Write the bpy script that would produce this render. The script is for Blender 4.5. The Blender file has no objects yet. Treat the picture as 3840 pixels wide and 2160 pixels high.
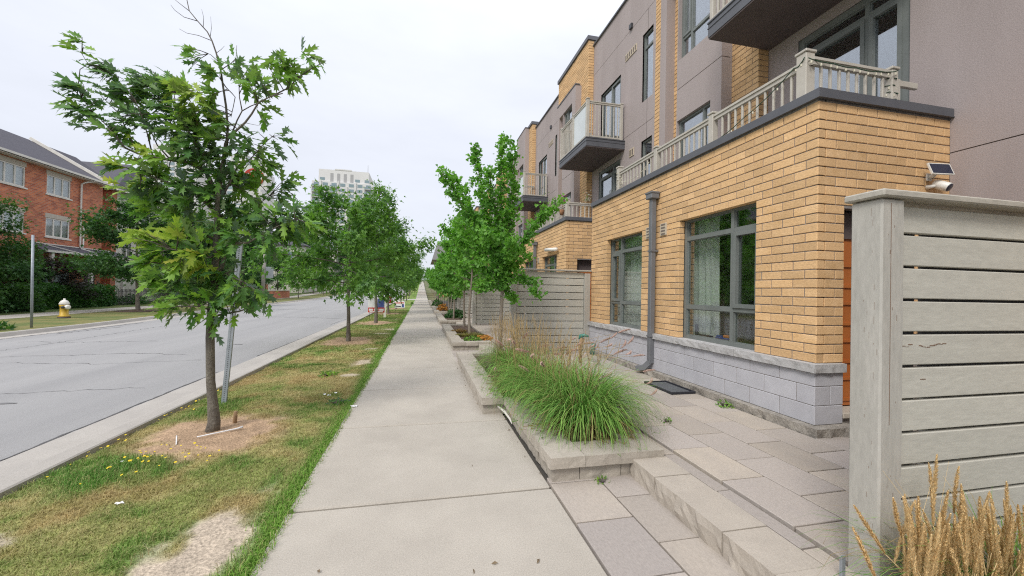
import bpy, math, random
import numpy as np
from mathutils import Vector, Matrix

random.seed(7)
scene = bpy.context.scene
rad = math.radians

# ------------------------------------------------------------------ camera
YAW, PITCH, ROLL = rad(12.76), rad(0.45), rad(1.04)
EYE = Vector((0.0, 0.0, 1.5))
_f = Vector((math.sin(YAW) * math.cos(PITCH), math.cos(YAW) * math.cos(PITCH), math.sin(PITCH)))
_r0 = Vector((math.cos(YAW), -math.sin(YAW), 0))
_u0 = _r0.cross(_f)
CR = _r0 * math.cos(ROLL) + _u0 * math.sin(ROLL)
CU = _u0 * math.cos(ROLL) - _r0 * math.sin(ROLL)
CF = _f
cam = bpy.data.cameras.new('street_camera')
cam_o = bpy.data.objects.new('street_camera', cam)
scene.collection.objects.link(cam_o)
cam.sensor_width = 36.0
cam.lens = 36.0 * 1496 / 3840
cam.clip_start, cam.clip_end = 0.05, 3000
mw = Matrix((CR, CU, -CF)).transposed().to_4x4()
mw.translation = EYE
cam_o.matrix_world = mw
scene.camera = cam_o

# ------------------------------------------------------------------ daylight: thin overcast
SUN_EL, SUN_AZ = rad(46), rad(-137)        # azimuth measured from +Y towards +X
world = bpy.data.worlds.new('World')
scene.world = world
world.use_nodes = True
nt = world.node_tree
nt.nodes.clear()
N = nt.nodes.new
L = nt.links.new
out = N('ShaderNodeOutputWorld')
bg = N('ShaderNodeBackground')
bg.inputs['Strength'].default_value = 0.1
sky = N('ShaderNodeTexSky')
sky.sky_type = 'NISHITA'
sky.sun_disc = False
sky.sun_elevation = SUN_EL
sky.sun_rotation = SUN_AZ
tc = N('ShaderNodeTexCoord')
sep = N('ShaderNodeSeparateXYZ')
L(tc.outputs['Generated'], sep.inputs[0])
up = N('ShaderNodeMath'); up.operation = 'MAXIMUM'; up.inputs[1].default_value = 0.0
L(sep.outputs['Z'], up.inputs[0])
p4 = N('ShaderNodeMath'); p4.operation = 'POWER'; p4.inputs[1].default_value = 4.0
L(up.outputs[0], p4.inputs[0])
l1 = N('ShaderNodeMath'); l1.operation = 'MULTIPLY_ADD'
l1.inputs[1].default_value = 1.2; l1.inputs[2].default_value = 5.75
L(up.outputs[0], l1.inputs[0])
lum = N('ShaderNodeMath'); lum.operation = 'MULTIPLY_ADD'   # thin overcast, brighter towards the zenith
lum.inputs[1].default_value = 7.0
L(p4.outputs[0], lum.inputs[0]); L(l1.outputs[0], lum.inputs[2])
mp = N('ShaderNodeMapping'); mp.inputs['Scale'].default_value = (1.0, 1.0, 3.2)
L(tc.outputs['Generated'], mp.inputs[0])
cl = N('ShaderNodeTexNoise'); cl.inputs['Scale'].default_value = 2.1; cl.inputs['Detail'].default_value = 6
cl.inputs['Roughness'].default_value = 0.55
L(mp.outputs[0], cl.inputs['Vector'])
clr = N('ShaderNodeMapRange'); clr.inputs[1].default_value = 0.32; clr.inputs[2].default_value = 0.68
clr.inputs[3].default_value = 0.935; clr.inputs[4].default_value = 1.045
L(cl.outputs['Fac'], clr.inputs[0])
lm2 = N('ShaderNodeMath'); lm2.operation = 'MULTIPLY'
L(lum.outputs[0], lm2.inputs[0]); L(clr.outputs[0], lm2.inputs[1])
ccol = N('ShaderNodeMix'); ccol.data_type = 'RGBA'
ccol.inputs[6].default_value = (0.90, 0.985, 1.07, 1); ccol.inputs[7].default_value = (0.955, 0.99, 1.09, 1)
L(clr.outputs[0], ccol.inputs[0])
cmul = N('ShaderNodeVectorMath'); cmul.operation = 'SCALE'
L(ccol.outputs[2], cmul.inputs[0]); L(lm2.outputs[0], cmul.inputs['Scale'])
mixw = N('ShaderNodeMix'); mixw.data_type = 'RGBA'; mixw.inputs[0].default_value = 0.93
L(sky.outputs[0], mixw.inputs[6]); L(cmul.outputs[0], mixw.inputs[7])
L(mixw.outputs[2], bg.inputs['Color'])
L(bg.outputs[0], out.inputs['Surface'])

sl = bpy.data.lights.new('sun', 'SUN')
sl.energy = 1.5
sl.angle = rad(18)
sl.color = (1.0, 0.96, 0.9)
so = bpy.data.objects.new('sun', sl)
scene.collection.objects.link(so)
sd = Vector((math.sin(SUN_AZ) * math.cos(SUN_EL), math.cos(SUN_AZ) * math.cos(SUN_EL), math.sin(SUN_EL)))
so.rotation_euler = (-sd).to_track_quat('-Z', 'Y').to_euler()
so.location = (-20, 0, 40)

vs = scene.view_settings
vs.view_transform = 'Standard'
vs.look = 'None'
vs.exposure = 0.62
vs.gamma = 1.0
vs.use_curve_mapping = False
scene.cycles.max_bounces = 8
scene.cycles.transparent_max_bounces = 16
scene.cycles.use_denoising = False
scene.cycles.filter_width = 1.15
scene.cycles.adaptive_threshold = 0.006
scene.cycles.sample_clamp_indirect = 4.0

# ------------------------------------------------------------------ helpers
WL = {}
def link(o, parent=None):
    scene.collection.objects.link(o)
    if parent is not None:
        o.parent = parent
    return o
def tag(o, label=None, cat=None, group=None, kind=None):
    if label: o['label'] = label
    if cat: o['category'] = cat
    if group: o['group'] = group
    if kind: o['kind'] = kind
    return o
def thing(name, label, cat, loc, group=None):
    o = bpy.data.objects.new(name, None)
    o.empty_display_size = 0.1
    link(o); o.location = loc
    WL[o] = np.array(loc, float)
    return tag(o, label, cat, group)
def world_of(p):
    return WL[p] if p is not None else np.zeros(3)
def obj(name, mesh, parent=None, loc=None, rot=None, scale=None):
    """mesh in local space; loc is a world position"""
    o = bpy.data.objects.new(name, mesh)
    link(o, parent)
    w = world_of(parent)
    p = w if loc is None else np.array(loc, float)
    o.location = p - w
    if rot is not None:
        o.rotation_euler = rot
    if scale is not None:
        o.scale = (scale,) * 3 if not hasattr(scale, '__len__') else scale
    WL[o] = p
    return o
def np_mesh(name, V, F, mats, smooth=False, mi=None):
    """V (n,3) and F (m,k) arrays -> mesh, fast"""
    V = np.asarray(V, np.float32); F = np.asarray(F, np.int32)
    me = bpy.data.meshes.new(name)
    me.vertices.add(len(V)); me.vertices.foreach_set('co', V.ravel())
    k = F.shape[1]
    me.loops.add(F.size); me.loops.foreach_set('vertex_index', F.ravel())
    me.polygons.add(len(F))
    me.polygons.foreach_set('loop_start', np.arange(0, F.size, k, dtype=np.int32))
    me.polygons.foreach_set('loop_total', np.full(len(F), k, np.int32))
    if mi is not None:
        me.polygons.foreach_set('material_index', np.asarray(mi, np.int32))
    me.polygons.foreach_set('use_smooth', np.full(len(F), smooth, bool))
    for m in (mats if isinstance(mats, (list, tuple)) else [mats]):
        me.materials.append(m)
    me.update(calc_edges=True)
    return me
def tube_geo(pts, rs, n=6, cap=True):
    pts = [Vector(p) for p in pts]
    V, F = [], []
    ref = None
    for i, p in enumerate(pts):
        a = pts[max(0, i - 1)]; b = pts[min(len(pts) - 1, i + 1)]
        d = (b - a).normalized()
        if ref is None:
            ref = Vector((1, 0, 0)) if abs(d.x) < 0.8 else Vector((0, 1, 0))
        s = (ref - d * ref.dot(d)).normalized(); ref = s
        t = d.cross(s)
        r = rs[i] if hasattr(rs, '__len__') else rs
        for j in range(n):
            an = 2 * math.pi * j / n
            V.append(p + (s * math.cos(an) + t * math.sin(an)) * r)
    for i in range(len(pts) - 1):
        for j in range(n):
            F.append((i * n + j, i * n + (j + 1) % n, (i + 1) * n + (j + 1) % n, (i + 1) * n + j))
    if cap:
        F.append(tuple(reversed(range(n))))
        F.append(tuple(range((len(pts) - 1) * n, len(pts) * n)))
    return V, F
class MB:
    def __init__(s):
        s.V, s.F, s.M, s.S = [], [], [], []
    def add(s, V, F, m=0, smooth=False):
        o = len(s.V)
        s.V += [tuple(v) for v in V]
        s.F += [tuple(i + o for i in f) for f in F]
        s.M += [m] * len(F); s.S += [smooth] * len(F)
    def box(s, x0, x1, y0, y1, z0, z1, m=0, ch=0.0):
        x0, x1 = min(x0, x1), max(x0, x1); y0, y1 = min(y0, y1), max(y0, y1); z0, z1 = min(z0, z1), max(z0, z1)
        if ch:
            V, F = chamfer(x1 - x0, y1 - y0, z1 - z0, ch)
            c = ((x0 + x1) / 2, (y0 + y1) / 2, (z0 + z1) / 2)
            s.add([(v[0] + c[0], v[1] + c[1], v[2] + c[2]) for v in V], F, m)
        else:
            s.add([(x0, y0, z0), (x1, y0, z0), (x1, y1, z0), (x0, y1, z0), (x0, y0, z1), (x1, y0, z1), (x1, y1, z1), (x0, y1, z1)],
                  [(0, 3, 2, 1), (4, 5, 6, 7), (0, 1, 5, 4), (1, 2, 6, 5), (2, 3, 7, 6), (3, 0, 4, 7)], m)
    def bar(s, a, b, w, h, m=0, upv=(0, 0, 1)):
        a, b = Vector(a), Vector(b); d = (b - a).normalized(); u = Vector(upv)
        if abs(d.dot(u)) > 0.95: u = Vector((0, 1, 0))
        si = d.cross(u).normalized(); u = si.cross(d).normalized()
        V = []
        for p in (a, b):
            for i, j in ((-1, -1), (1, -1), (1, 1), (-1, 1)):
                V.append(p + si * (w / 2 * i) + u * (h / 2 * j))
        s.add(V, [(0, 1, 2, 3), (7, 6, 5, 4), (0, 4, 5, 1), (1, 5, 6, 2), (2, 6, 7, 3), (3, 7, 4, 0)], m)
    def tube(s, pts, rs, n=6, m=0, smooth=True):
        V, F = tube_geo(pts, rs, n); s.add(V, F, m, smooth)
    def quad(s, a, b, c, d, m=0):
        s.add([a, b, c, d], [(0, 1, 2, 3)], m)
    def disc(s, c, nrm, r, n=20, m=0, r0=0.0):
        c = Vector(c); nrm = Vector(nrm).normalized()
        t = nrm.orthogonal().normalized(); b = nrm.cross(t)
        P = [c + (t * math.cos(2 * math.pi * i / n) + b * math.sin(2 * math.pi * i / n)) * r for i in range(n)]
        if r0 <= 0:
            s.add(P, [tuple(range(n))], m)
        else:
            Q = [c + (t * math.cos(2 * math.pi * i / n) + b * math.sin(2 * math.pi * i / n)) * r0 for i in range(n)]
            s.add(P + Q, [(i, (i + 1) % n, n + (i + 1) % n, n + i) for i in range(n)], m)
    def lathe(s, c, prof, n=16, m=0):
        """prof: list of (r, z) about the vertical through c"""
        V, F = [], []
        for r, z in prof:
            for j in range(n):
                a = 2 * math.pi * j / n
                V.append((c[0] + r * math.cos(a), c[1] + r * math.sin(a), c[2] + z))
        for i in range(len(prof) - 1):
            for j in range(n):
                F.append((i * n + j, i * n + (j + 1) % n, (i + 1) * n + (j + 1) % n, (i + 1) * n + j))
        s.add(V, F, m, True)
    def mesh(s, name, mats, org=(0, 0, 0)):
        me = bpy.data.meshes.new(name)
        o = np.array(org, float)
        V = (np.array(s.V, float) - o) if s.V else np.zeros((0, 3))
        me.from_pydata(V.tolist(), [], s.F)
        for m in (mats if isinstance(mats, (list, tuple)) else [mats]):
            me.materials.append(m)
        me.polygons.foreach_set('material_index', s.M)
        me.polygons.foreach_set('use_smooth', s.S)
        me.update()
        return me
    def build(s, name, mats, parent=None, **tags):
        w = world_of(parent)
        o = obj(name, s.mesh(name, mats, w), parent, w)
        tag(o, **tags)
        return o
def chamfer(sx, sy, sz, c):
    hx, hy, hz = sx / 2, sy / 2, sz / 2
    c = min(c, hx * .45, hy * .45, hz * .45)
    V, idx = [], {}
    for X in (-1, 1):
        for Y in (-1, 1):
            for Z in (-1, 1):
                for ax in range(3):
                    p = [X * (hx - c), Y * (hy - c), Z * (hz - c)]
                    p[ax] = (X * hx, Y * hy, Z * hz)[ax]
                    idx[(X, Y, Z, ax)] = len(V); V.append(tuple(p))
    g = lambda X, Y, Z, a: idx[(X, Y, Z, a)]
    F = []
    for s in (-1, 1):
        q = [(s, -1, -1), (s, 1, -1), (s, 1, 1), (s, -1, 1)]
        F.append(tuple(g(*k, 0) for k in (q if s > 0 else q[::-1])))
        q = [(-1, s, -1), (-1, s, 1), (1, s, 1), (1, s, -1)]
        F.append(tuple(g(*k, 1) for k in (q if s > 0 else q[::-1])))
        q = [(-1, -1, s), (1, -1, s), (1, 1, s), (-1, 1, s)]
        F.append(tuple(g(*k, 2) for k in (q if s > 0 else q[::-1])))
    for a in (-1, 1):
        for b in (-1, 1):
            F.append((g(a, b, -1, 0), g(a, b, 1, 0), g(a, b, 1, 1), g(a, b, -1, 1)))
            F.append((g(a, -1, b, 0), g(a, 1, b, 0), g(a, 1, b, 2), g(a, -1, b, 2)))
            F.append((g(-1, a, b, 1), g(1, a, b, 1), g(1, a, b, 2), g(-1, a, b, 2)))
            for e in (-1, 1):
                F.append((g(a, b, e, 0), g(a, b, e, 1), g(a, b, e, 2)))
    return V, F
_boxcache = {}
def block_mesh(name, sx, sy, sz, c, mat):
    k = (name, round(sx, 3), round(sy, 3), round(sz, 3), mat.name)
    if k not in _boxcache:
        V, F = chamfer(sx, sy, sz, c)
        me = bpy.data.meshes.new(name); me.from_pydata(V, [], F); me.materials.append(mat); me.update()
        _boxcache[k] = me
    return _boxcache[k]
def block(name, x0, x1, y0, y1, z0, z1, c, mat, parent):
    me = block_mesh(name, x1 - x0, y1 - y0, z1 - z0, c, mat)
    return obj(name, me, parent, ((x0 + x1) / 2, (y0 + y1) / 2, (z0 + z1) / 2))
# value noise -------------------------------------------------------
def _h(ix, iy, iz, sd):
    n = (ix.astype(np.int64) * 374761393 + iy.astype(np.int64) * 668265263 + iz.astype(np.int64) * 2147483647 + sd * 974634777) & 0xffffffff
    n = ((n ^ (n >> 13)) * 1274126177) & 0xffffffff
    return ((n ^ (n >> 16)) & 0xffff) / 65535.0
def vnoise(x, y, z=None, sd=0):
    x = np.asarray(x, float); y = np.asarray(y, float)
    z = np.zeros_like(x) if z is None else np.asarray(z, float)
    ix, iy, iz = np.floor(x), np.floor(y), np.floor(z)
    fx, fy, fz = x - ix, y - iy, z - iz
    fx, fy, fz = (t * t * (3 - 2 * t) for t in (fx, fy, fz))
    r = 0
    for a in (0, 1):
        for b in (0, 1):
            for c in (0, 1):
                w = (fx if a else 1 - fx) * (fy if b else 1 - fy) * (fz if c else 1 - fz)
                r = r + w * _h(ix + a, iy + b, iz + c, sd)
    return r
def fbm(x, y, z=None, sd=0, o=4):
    s, a, t = 0, 1.0, 0
    for i in range(o):
        zz = None if z is None else np.asarray(z) * 2 ** i
        s = s + a * vnoise(np.asarray(x) * 2 ** i, np.asarray(y) * 2 ** i, zz, sd + i); t += a; a *= .5
    return s / t
def rock(x0, x1, y0, y1, z0, z1, amp, faces, seg=0.06, sd=0, nmax=14):
    """stone with split faces: a gridded box whose named faces are broken up; returns V, F"""
    nx, ny, nz = (max(1, min(nmax, int(round(d / seg)))) for d in (x1 - x0, y1 - y0, z1 - z0))
    nz = max(2, nz)
    V, F, idx = [], [], {}
    def vid(i, j, k):
        if (i, j, k) in idx: return idx[(i, j, k)]
        p = [x0 + (x1 - x0) * i / nx, y0 + (y1 - y0) * j / ny, z0 + (z1 - z0) * k / nz]
        d = (vnoise(p[0] * 14 + sd, p[1] * 14, p[2] * 14 + 3.3, sd) - .35) * amp
        d2 = (vnoise(p[0] * 33, p[1] * 33 + sd, p[2] * 33, sd + 5) - .5) * amp * .6
        e = 0.25 if k in (nz,) else 1.0
        for f, s, c, n in (('-x', -1, i == 0, 0), ('+x', 1, i == nx, 0), ('-y', -1, j == 0, 1), ('+y', 1, j == ny, 1)):
            if c and f in faces: p[n] += s * (d + d2) * e
        idx[(i, j, k)] = len(V); V.append(tuple(p)); return idx[(i, j, k)]
    for j in range(ny):
        for k in range(nz):
            F.append((vid(0, j, k), vid(0, j, k + 1), vid(0, j + 1, k + 1), vid(0, j + 1, k)))
            F.append((vid(nx, j, k), vid(nx, j + 1, k), vid(nx, j + 1, k + 1), vid(nx, j, k + 1)))
    for i in range(nx):
        for k in range(nz):
            F.append((vid(i, 0, k), vid(i + 1, 0, k), vid(i + 1, 0, k + 1), vid(i, 0, k + 1)))
            F.append((vid(i, ny, k), vid(i, ny, k + 1), vid(i + 1, ny, k + 1), vid(i + 1, ny, k)))
    for i in range(nx):
        for j in range(ny):
            F.append((vid(i, j, nz), vid(i + 1, j, nz), vid(i + 1, j + 1, nz), vid(i, j + 1, nz)))
    return V, F
def rock_piece(name, parent, mat, *a, **k):
    V, F = rock(*a, **k)
    mb = MB(); mb.add(V, F)
    c = np.array(((a[0] + a[1]) / 2, (a[2] + a[3]) / 2, (a[4] + a[5]) / 2))
    return obj(name, mb.mesh(name, mat, c), parent, c)
def gz(y):
    """street profile: level, then rising far off"""
    t = max(0.0, y - 58.0)
    return 0.037 * t * t / (t + 14.0) if y < 320 else 0.037 * 262 * 262 / 276
def px(P):
    d = Vector(P) - EYE
    w = d.dot(CF)
    if w < 0.05: return None
    return (1920 + 1496 * d.dot(CR) / w, 1080 - 1496 * d.dot(CU) / w, w)
def at(x, y, Y):
    """world point seen at photograph pixel x, y on the plane across the street at distance Y"""
    d = CR * (x - 1920) - CU * (y - 1080) + CF * 1496
    return EYE + d * (Y / d.y)

# ------------------------------------------------------------------ materials
def mat(name, col, col2=None, s1=2.0, c1=(.4, .6), fine=0.0, s2=60.0, rough=.75, bump=0.0, bs=None, bd=.01, rand=0.0, col3=None,
        metal=0.0, spec=.5, stretch=None, st1=None):
    m = bpy.data.materials.new(name); m.use_nodes = True
    nt = m.node_tree; nd = nt.nodes; b = nd['Principled BSDF']; l = nt.links.new
    b.inputs['Roughness'].default_value = rough; b.inputs['Metallic'].default_value = metal
    b.inputs['Specular IOR Level'].default_value = spec
    geo = nd.new('ShaderNodeNewGeometry'); vec = geo.outputs['Position']
    if stretch:
        mpn = nd.new('ShaderNodeMapping'); mpn.inputs['Scale'].default_value = stretch
        l(vec, mpn.inputs[0]); vec = mpn.outputs[0]
    if rand or col3:
        oi = nd.new('ShaderNodeObjectInfo')
        ad = nd.new('ShaderNodeMath'); ad.operation = 'ADD'
        l(oi.outputs['Random'], ad.inputs[0]); l(geo.outputs['Random Per Island'], ad.inputs[1])
        fr = nd.new('ShaderNodeMath'); fr.operation = 'FRACT'; l(ad.outputs[0], fr.inputs[0])
        R = fr.outputs[0]
    col = (*col, 1)
    rgb = nd.new('ShaderNodeRGB'); rgb.outputs[0].default_value = col; cur = rgb.outputs[0]
    if col2:
        n1 = nd.new('ShaderNodeTexNoise'); n1.inputs['Scale'].default_value = s1; n1.inputs['Detail'].default_value = 6
        n1.inputs['Roughness'].default_value = .6
        v1 = vec
        if st1:
            m1 = nd.new('ShaderNodeMapping'); m1.inputs['Scale'].default_value = st1; l(geo.outputs['Position'], m1.inputs[0]); v1 = m1.outputs[0]
        l(v1, n1.inputs['Vector'])
        mr = nd.new('ShaderNodeMapRange'); mr.inputs[1].default_value = c1[0]; mr.inputs[2].default_value = c1[1]
        l(n1.outputs['Fac'], mr.inputs[0])
        mx = nd.new('ShaderNodeMix'); mx.data_type = 'RGBA'; mx.inputs[7].default_value = (*col2, 1)
        l(mr.outputs[0], mx.inputs[0]); l(cur, mx.inputs[6]); cur = mx.outputs[2]
    if col3:
        mx = nd.new('ShaderNodeMix'); mx.data_type = 'RGBA'; mx.inputs[7].default_value = (*col3, 1)
        l(R, mx.inputs[0]); l(cur, mx.inputs[6]); cur = mx.outputs[2]
    if rand:
        w = nd.new('ShaderNodeTexWhiteNoise'); w.noise_dimensions = '1D'; l(R, w.inputs['W'])
        mr = nd.new('ShaderNodeMapRange'); mr.inputs[3].default_value = 1 - rand; mr.inputs[4].default_value = 1 + rand
        l(w.outputs['Value'], mr.inputs[0])
        sc = nd.new('ShaderNodeVectorMath'); sc.operation = 'SCALE'; l(cur, sc.inputs[0]); l(mr.outputs[0], sc.inputs['Scale']); cur = sc.outputs[0]
    n2 = None
    if fine or bump:
        n2 = nd.new('ShaderNodeTexNoise'); n2.inputs['Scale'].default_value = s2; n2.inputs['Detail'].default_value = 5
        n2.inputs['Roughness'].default_value = .65
        l(vec, n2.inputs['Vector'])
    if fine:
        mr = nd.new('ShaderNodeMapRange'); mr.inputs[1].default_value = .3; mr.inputs[2].default_value = .7
        mr.inputs[3].default_value = 1 - fine; mr.inputs[4].default_value = 1 + fine
        l(n2.outputs['Fac'], mr.inputs[0])
        sc = nd.new('ShaderNodeVectorMath'); sc.operation = 'SCALE'; l(cur, sc.inputs[0]); l(mr.outputs[0], sc.inputs['Scale']); cur = sc.outputs[0]
    l(cur, b.inputs['Base Color'])
    if bump:
        if bs:
            n3 = nd.new('ShaderNodeTexNoise'); n3.inputs['Scale'].default_value = bs; n3.inputs['Detail'].default_value = 5
            l(vec, n3.inputs['Vector']); src = n3
        else: src = n2
        bp = nd.new('ShaderNodeBump'); bp.inputs['Strength'].default_value = bump; bp.inputs['Distance'].default_value = bd
        l(src.outputs['Fac'], bp.inputs['Height']); l(bp.outputs[0], b.inputs['Normal'])
    return m
def leaf_mat(name, cols, trans=.35, back=None, rough=.45, scale_noise=0.0):
    """cols: list of rgb picked at random per leaf"""
    m = bpy.data.materials.new(name); m.use_nodes = True
    nt = m.node_tree; nd = nt.nodes; l = nt.links.new
    b = nd['Principled BSDF']; b.inputs['Roughness'].default_value = rough; b.inputs['Specular IOR Level'].default_value = .35
    geo = nd.new('ShaderNodeNewGeometry'); oi = nd.new('ShaderNodeObjectInfo')
    ad = nd.new('ShaderNodeMath'); ad.operation = 'ADD'; l(oi.outputs['Random'], ad.inputs[0]); l(geo.outputs['Random Per Island'], ad.inputs[1])
    fr = nd.new('ShaderNodeMath'); fr.operation = 'FRACT'; l(ad.outputs[0], fr.inputs[0])
    w = nd.new('ShaderNodeTexWhiteNoise'); w.noise_dimensions = '1D'; l(fr.outputs[0], w.inputs['W'])
    fac = w.outputs['Value']
    if scale_noise:
        n = nd.new('ShaderNodeTexNoise'); n.inputs['Scale'].default_value = scale_noise; n.inputs['Detail'].default_value = 2
        l(geo.outputs['Position'], n.inputs['Vector'])
        mr = nd.new('ShaderNodeMapRange'); mr.inputs[1].default_value = .35; mr.inputs[2].default_value = .65
        l(n.outputs['Fac'], mr.inputs[0])
        mm = nd.new('ShaderNodeMix'); mm.data_type = 'FLOAT'; mm.inputs[0].default_value = .55
        l(w.outputs['Value'], mm.inputs[2]); l(mr.outputs[0], mm.inputs[3]); fac = mm.outputs[0]
    cr = nd.new('ShaderNodeValToRGB')
    el = cr.color_ramp.elements
    while len(el) < len(cols): el.new(.5)
    for i, c in enumerate(cols):
        el[i].position = i / max(1, len(cols) - 1); el[i].color = (*c, 1)
    l(fac, cr.inputs[0]); cur = cr.outputs[0]
    if back:
        mx = nd.new('ShaderNodeMix'); mx.data_type = 'RGBA'; mx.inputs[7].default_value = (*back, 1)
        l(geo.outputs['Backfacing'], mx.inputs[0]); l(cur, mx.inputs[6]); cur = mx.outputs[2]
    l(cur, b.inputs['Base Color'])
    tr = nd.new('ShaderNodeBsdfTranslucent')
    g = nd.new('ShaderNodeVectorMath'); g.operation = 'MULTIPLY'; g.inputs[1].default_value = (1.25, 1.5, .55)
    l(cur, g.inputs[0]); l(g.outputs[0], tr.inputs[0])
    ms = nd.new('ShaderNodeMixShader'); ms.inputs[0].default_value = trans
    l(b.outputs[0], ms.inputs[1]); l(tr.outputs[0], ms.inputs[2])
    l(ms.outputs[0], nd['Material Output'].inputs['Surface'])
    return m
def attr_mat(name, attr, rough=.9, fine=.25, s2=70, bump=.5, trans=0.0):
    m = bpy.data.materials.new(name); m.use_nodes = True
    nt = m.node_tree; nd = nt.nodes; l = nt.links.new; b = nd['Principled BSDF']
    b.inputs['Roughness'].default_value = rough; b.inputs['Specular IOR Level'].default_value = .2
    a = nd.new('ShaderNodeAttribute'); a.attribute_name = attr
    geo = nd.new('ShaderNodeNewGeometry')
    n = nd.new('ShaderNodeTexNoise'); n.inputs['Scale'].default_value = s2; n.inputs['Detail'].default_value = 5
    l(geo.outputs['Position'], n.inputs['Vector'])
    mr = nd.new('ShaderNodeMapRange'); mr.inputs[1].default_value = .3; mr.inputs[2].default_value = .7
    mr.inputs[3].default_value = 1 - fine; mr.inputs[4].default_value = 1 + fine
    l(n.outputs['Fac'], mr.inputs[0])
    sc = nd.new('ShaderNodeVectorMath'); sc.operation = 'SCALE'; l(a.outputs['Color'], sc.inputs[0]); l(mr.outputs[0], sc.inputs['Scale'])
    l(sc.outputs[0], b.inputs['Base Color'])
    if bump:
        bp = nd.new('ShaderNodeBump'); bp.inputs['Strength'].default_value = bump; bp.inputs['Distance'].default_value = .02
        l(n.outputs['Fac'], bp.inputs['Height']); l(bp.outputs[0], b.inputs['Normal'])
    if trans:
        tr = nd.new('ShaderNodeBsdfTranslucent'); l(sc.outputs[0], tr.inputs[0])
        ms = nd.new('ShaderNodeMixShader'); ms.inputs[0].default_value = trans
        l(b.outputs[0], ms.inputs[1]); l(tr.outputs[0], ms.inputs[2]); l(ms.outputs[0], nd['Material Output'].inputs['Surface'])
    return m
def glass_mat(name, tint=(.89, .92, .905), refl=.85, base=.12, rgh=.05):
    m = bpy.data.materials.new(name); m.use_nodes = True
    nt = m.node_tree; nd = nt.nodes; l = nt.links.new
    nd.remove(nd['Principled BSDF'])
    t = nd.new('ShaderNodeBsdfTransparent'); t.inputs[0].default_value = (*tint, 1)
    g = nd.new('ShaderNodeBsdfGlossy'); g.inputs['Roughness'].default_value = rgh; g.inputs[0].default_value = (.95, .97, 1, 1)
    lw = nd.new('ShaderNodeLayerWeight'); f = nd.new('ShaderNodeMath'); f.operation = 'POWER'; f.inputs[1].default_value = 4.0
    l(lw.outputs['Facing'], f.inputs[0])
    ma = nd.new('ShaderNodeMath'); ma.operation = 'MULTIPLY_ADD'; ma.use_clamp = True
    ma.inputs[1].default_value = refl; ma.inputs[2].default_value = base
    l(f.outputs[0], ma.inputs[0])
    ms = nd.new('ShaderNodeMixShader'); l(ma.outputs[0], ms.inputs[0]); l(t.outputs[0], ms.inputs[1]); l(g.outputs[0], ms.inputs[2])
    l(ms.outputs[0], nd['Material Output'].inputs['Surface'])
    return m
def brick_tex_mat(name, c1, c2, mortar, axis, bw=.22, bh=.075, rough=.85):
    """brick coursework for walls too far off to tell the bricks apart; axis 'x' wall faces along X"""
    m = bpy.data.materials.new(name); m.use_nodes = True
    nt = m.node_tree; nd = nt.nodes; l = nt.links.new; b = nd['Principled BSDF']; b.inputs['Roughness'].default_value = rough
    geo = nd.new('ShaderNodeNewGeometry'); sp = nd.new('ShaderNodeSeparateXYZ'); l(geo.outputs['Position'], sp.inputs[0])
    cb = nd.new('ShaderNodeCombineXYZ'); l(sp.outputs['Y' if axis == 'x' else 'X'], cb.inputs[0]); l(sp.outputs['Z'], cb.inputs[1])
    br = nd.new('ShaderNodeTexBrick'); br.inputs['Scale'].default_value = 1.0
    br.inputs['Color1'].default_value = (*c1, 1); br.inputs['Color2'].default_value = (*c2, 1); br.inputs['Mortar'].default_value = (*mortar, 1)
    br.inputs['Mortar Size'].default_value = .008; br.inputs['Brick Width'].default_value = bw; br.inputs['Row Height'].default_value = bh
    br.inputs['Bias'].default_value = -.1
    l(cb.outputs[0], br.inputs['Vector'])
    n = nd.new('ShaderNodeTexNoise'); n.inputs['Scale'].default_value = 1.7; n.inputs['Detail'].default_value = 5; l(geo.outputs['Position'], n.inputs['Vector'])
    mr = nd.new('ShaderNodeMapRange'); mr.inputs[1].default_value = .3; mr.inputs[2].default_value = .7; mr.inputs[3].default_value = .82; mr.inputs[4].default_value = 1.15
    l(n.outputs['Fac'], mr.inputs[0])
    sc = nd.new('ShaderNodeVectorMath'); sc.operation = 'SCALE'; l(br.outputs[0], sc.inputs[0]); l(mr.outputs[0], sc.inputs['Scale'])
    l(sc.outputs[0], b.inputs['Base Color'])
    return m
K = {}
K['brick'] = mat('yellow_brick', (.72, .475, .25), (.63, .39, .18), 9, (.35, .65), .17, 70, .85, .4, bd=.006, rand=.13, col3=(.64, .41, .205), stretch=(1, .45, 1))
K['mortar'] = mat('mortar', (.27, .25, .23), (.20, .18, .17), 7, fine=.12, rough=.95)
K['block'] = mat('grey_block', (.48, .475, .50), (.42, .415, .44), 5, (.35, .7), .07, 130, .9, .25, bd=.003, rand=.05)
K['sill'] = mat('split_limestone', (.47, .46, .45), (.36, .35, .34), 14, (.35, .7), .12, 90, .9, .6, bd=.006, rand=.05)
K['found'] = mat('rough_foundation', (.38, .345, .295), (.20, .18, .155), 9, (.35, .7), .2, 40, .95, .8, bd=.02)
K['stucco'] = mat('brown_stucco', (.395, .34, .325), (.325, .275, .26), 1.3, (.35, .75), .13, 95, .95, .4, bd=.007, st1=(1, 1, .22))
K['groove'] = mat('stucco_joint', (.12, .10, .09), rough=.95)
K['cap'] = mat('slate_metal', (.105, .108, .12), (.09, .093, .105), 3, rough=.5)
K['frame'] = mat('grey_green_frame', (.175, .19, .178), (.15, .165, .155), 4, rough=.5)
K['rail'] = mat('beige_railing', (.50, .465, .40), (.45, .415, .355), 6, rough=.55)
K['soffit'] = mat('dark_brown_soffit', (.115, .09, .085), (.10, .078, .075), 3, rough=.8)
K['door'] = mat('orange_door', (.47, .15, .035), (.43, .13, .03), 3, rough=.45)
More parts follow.
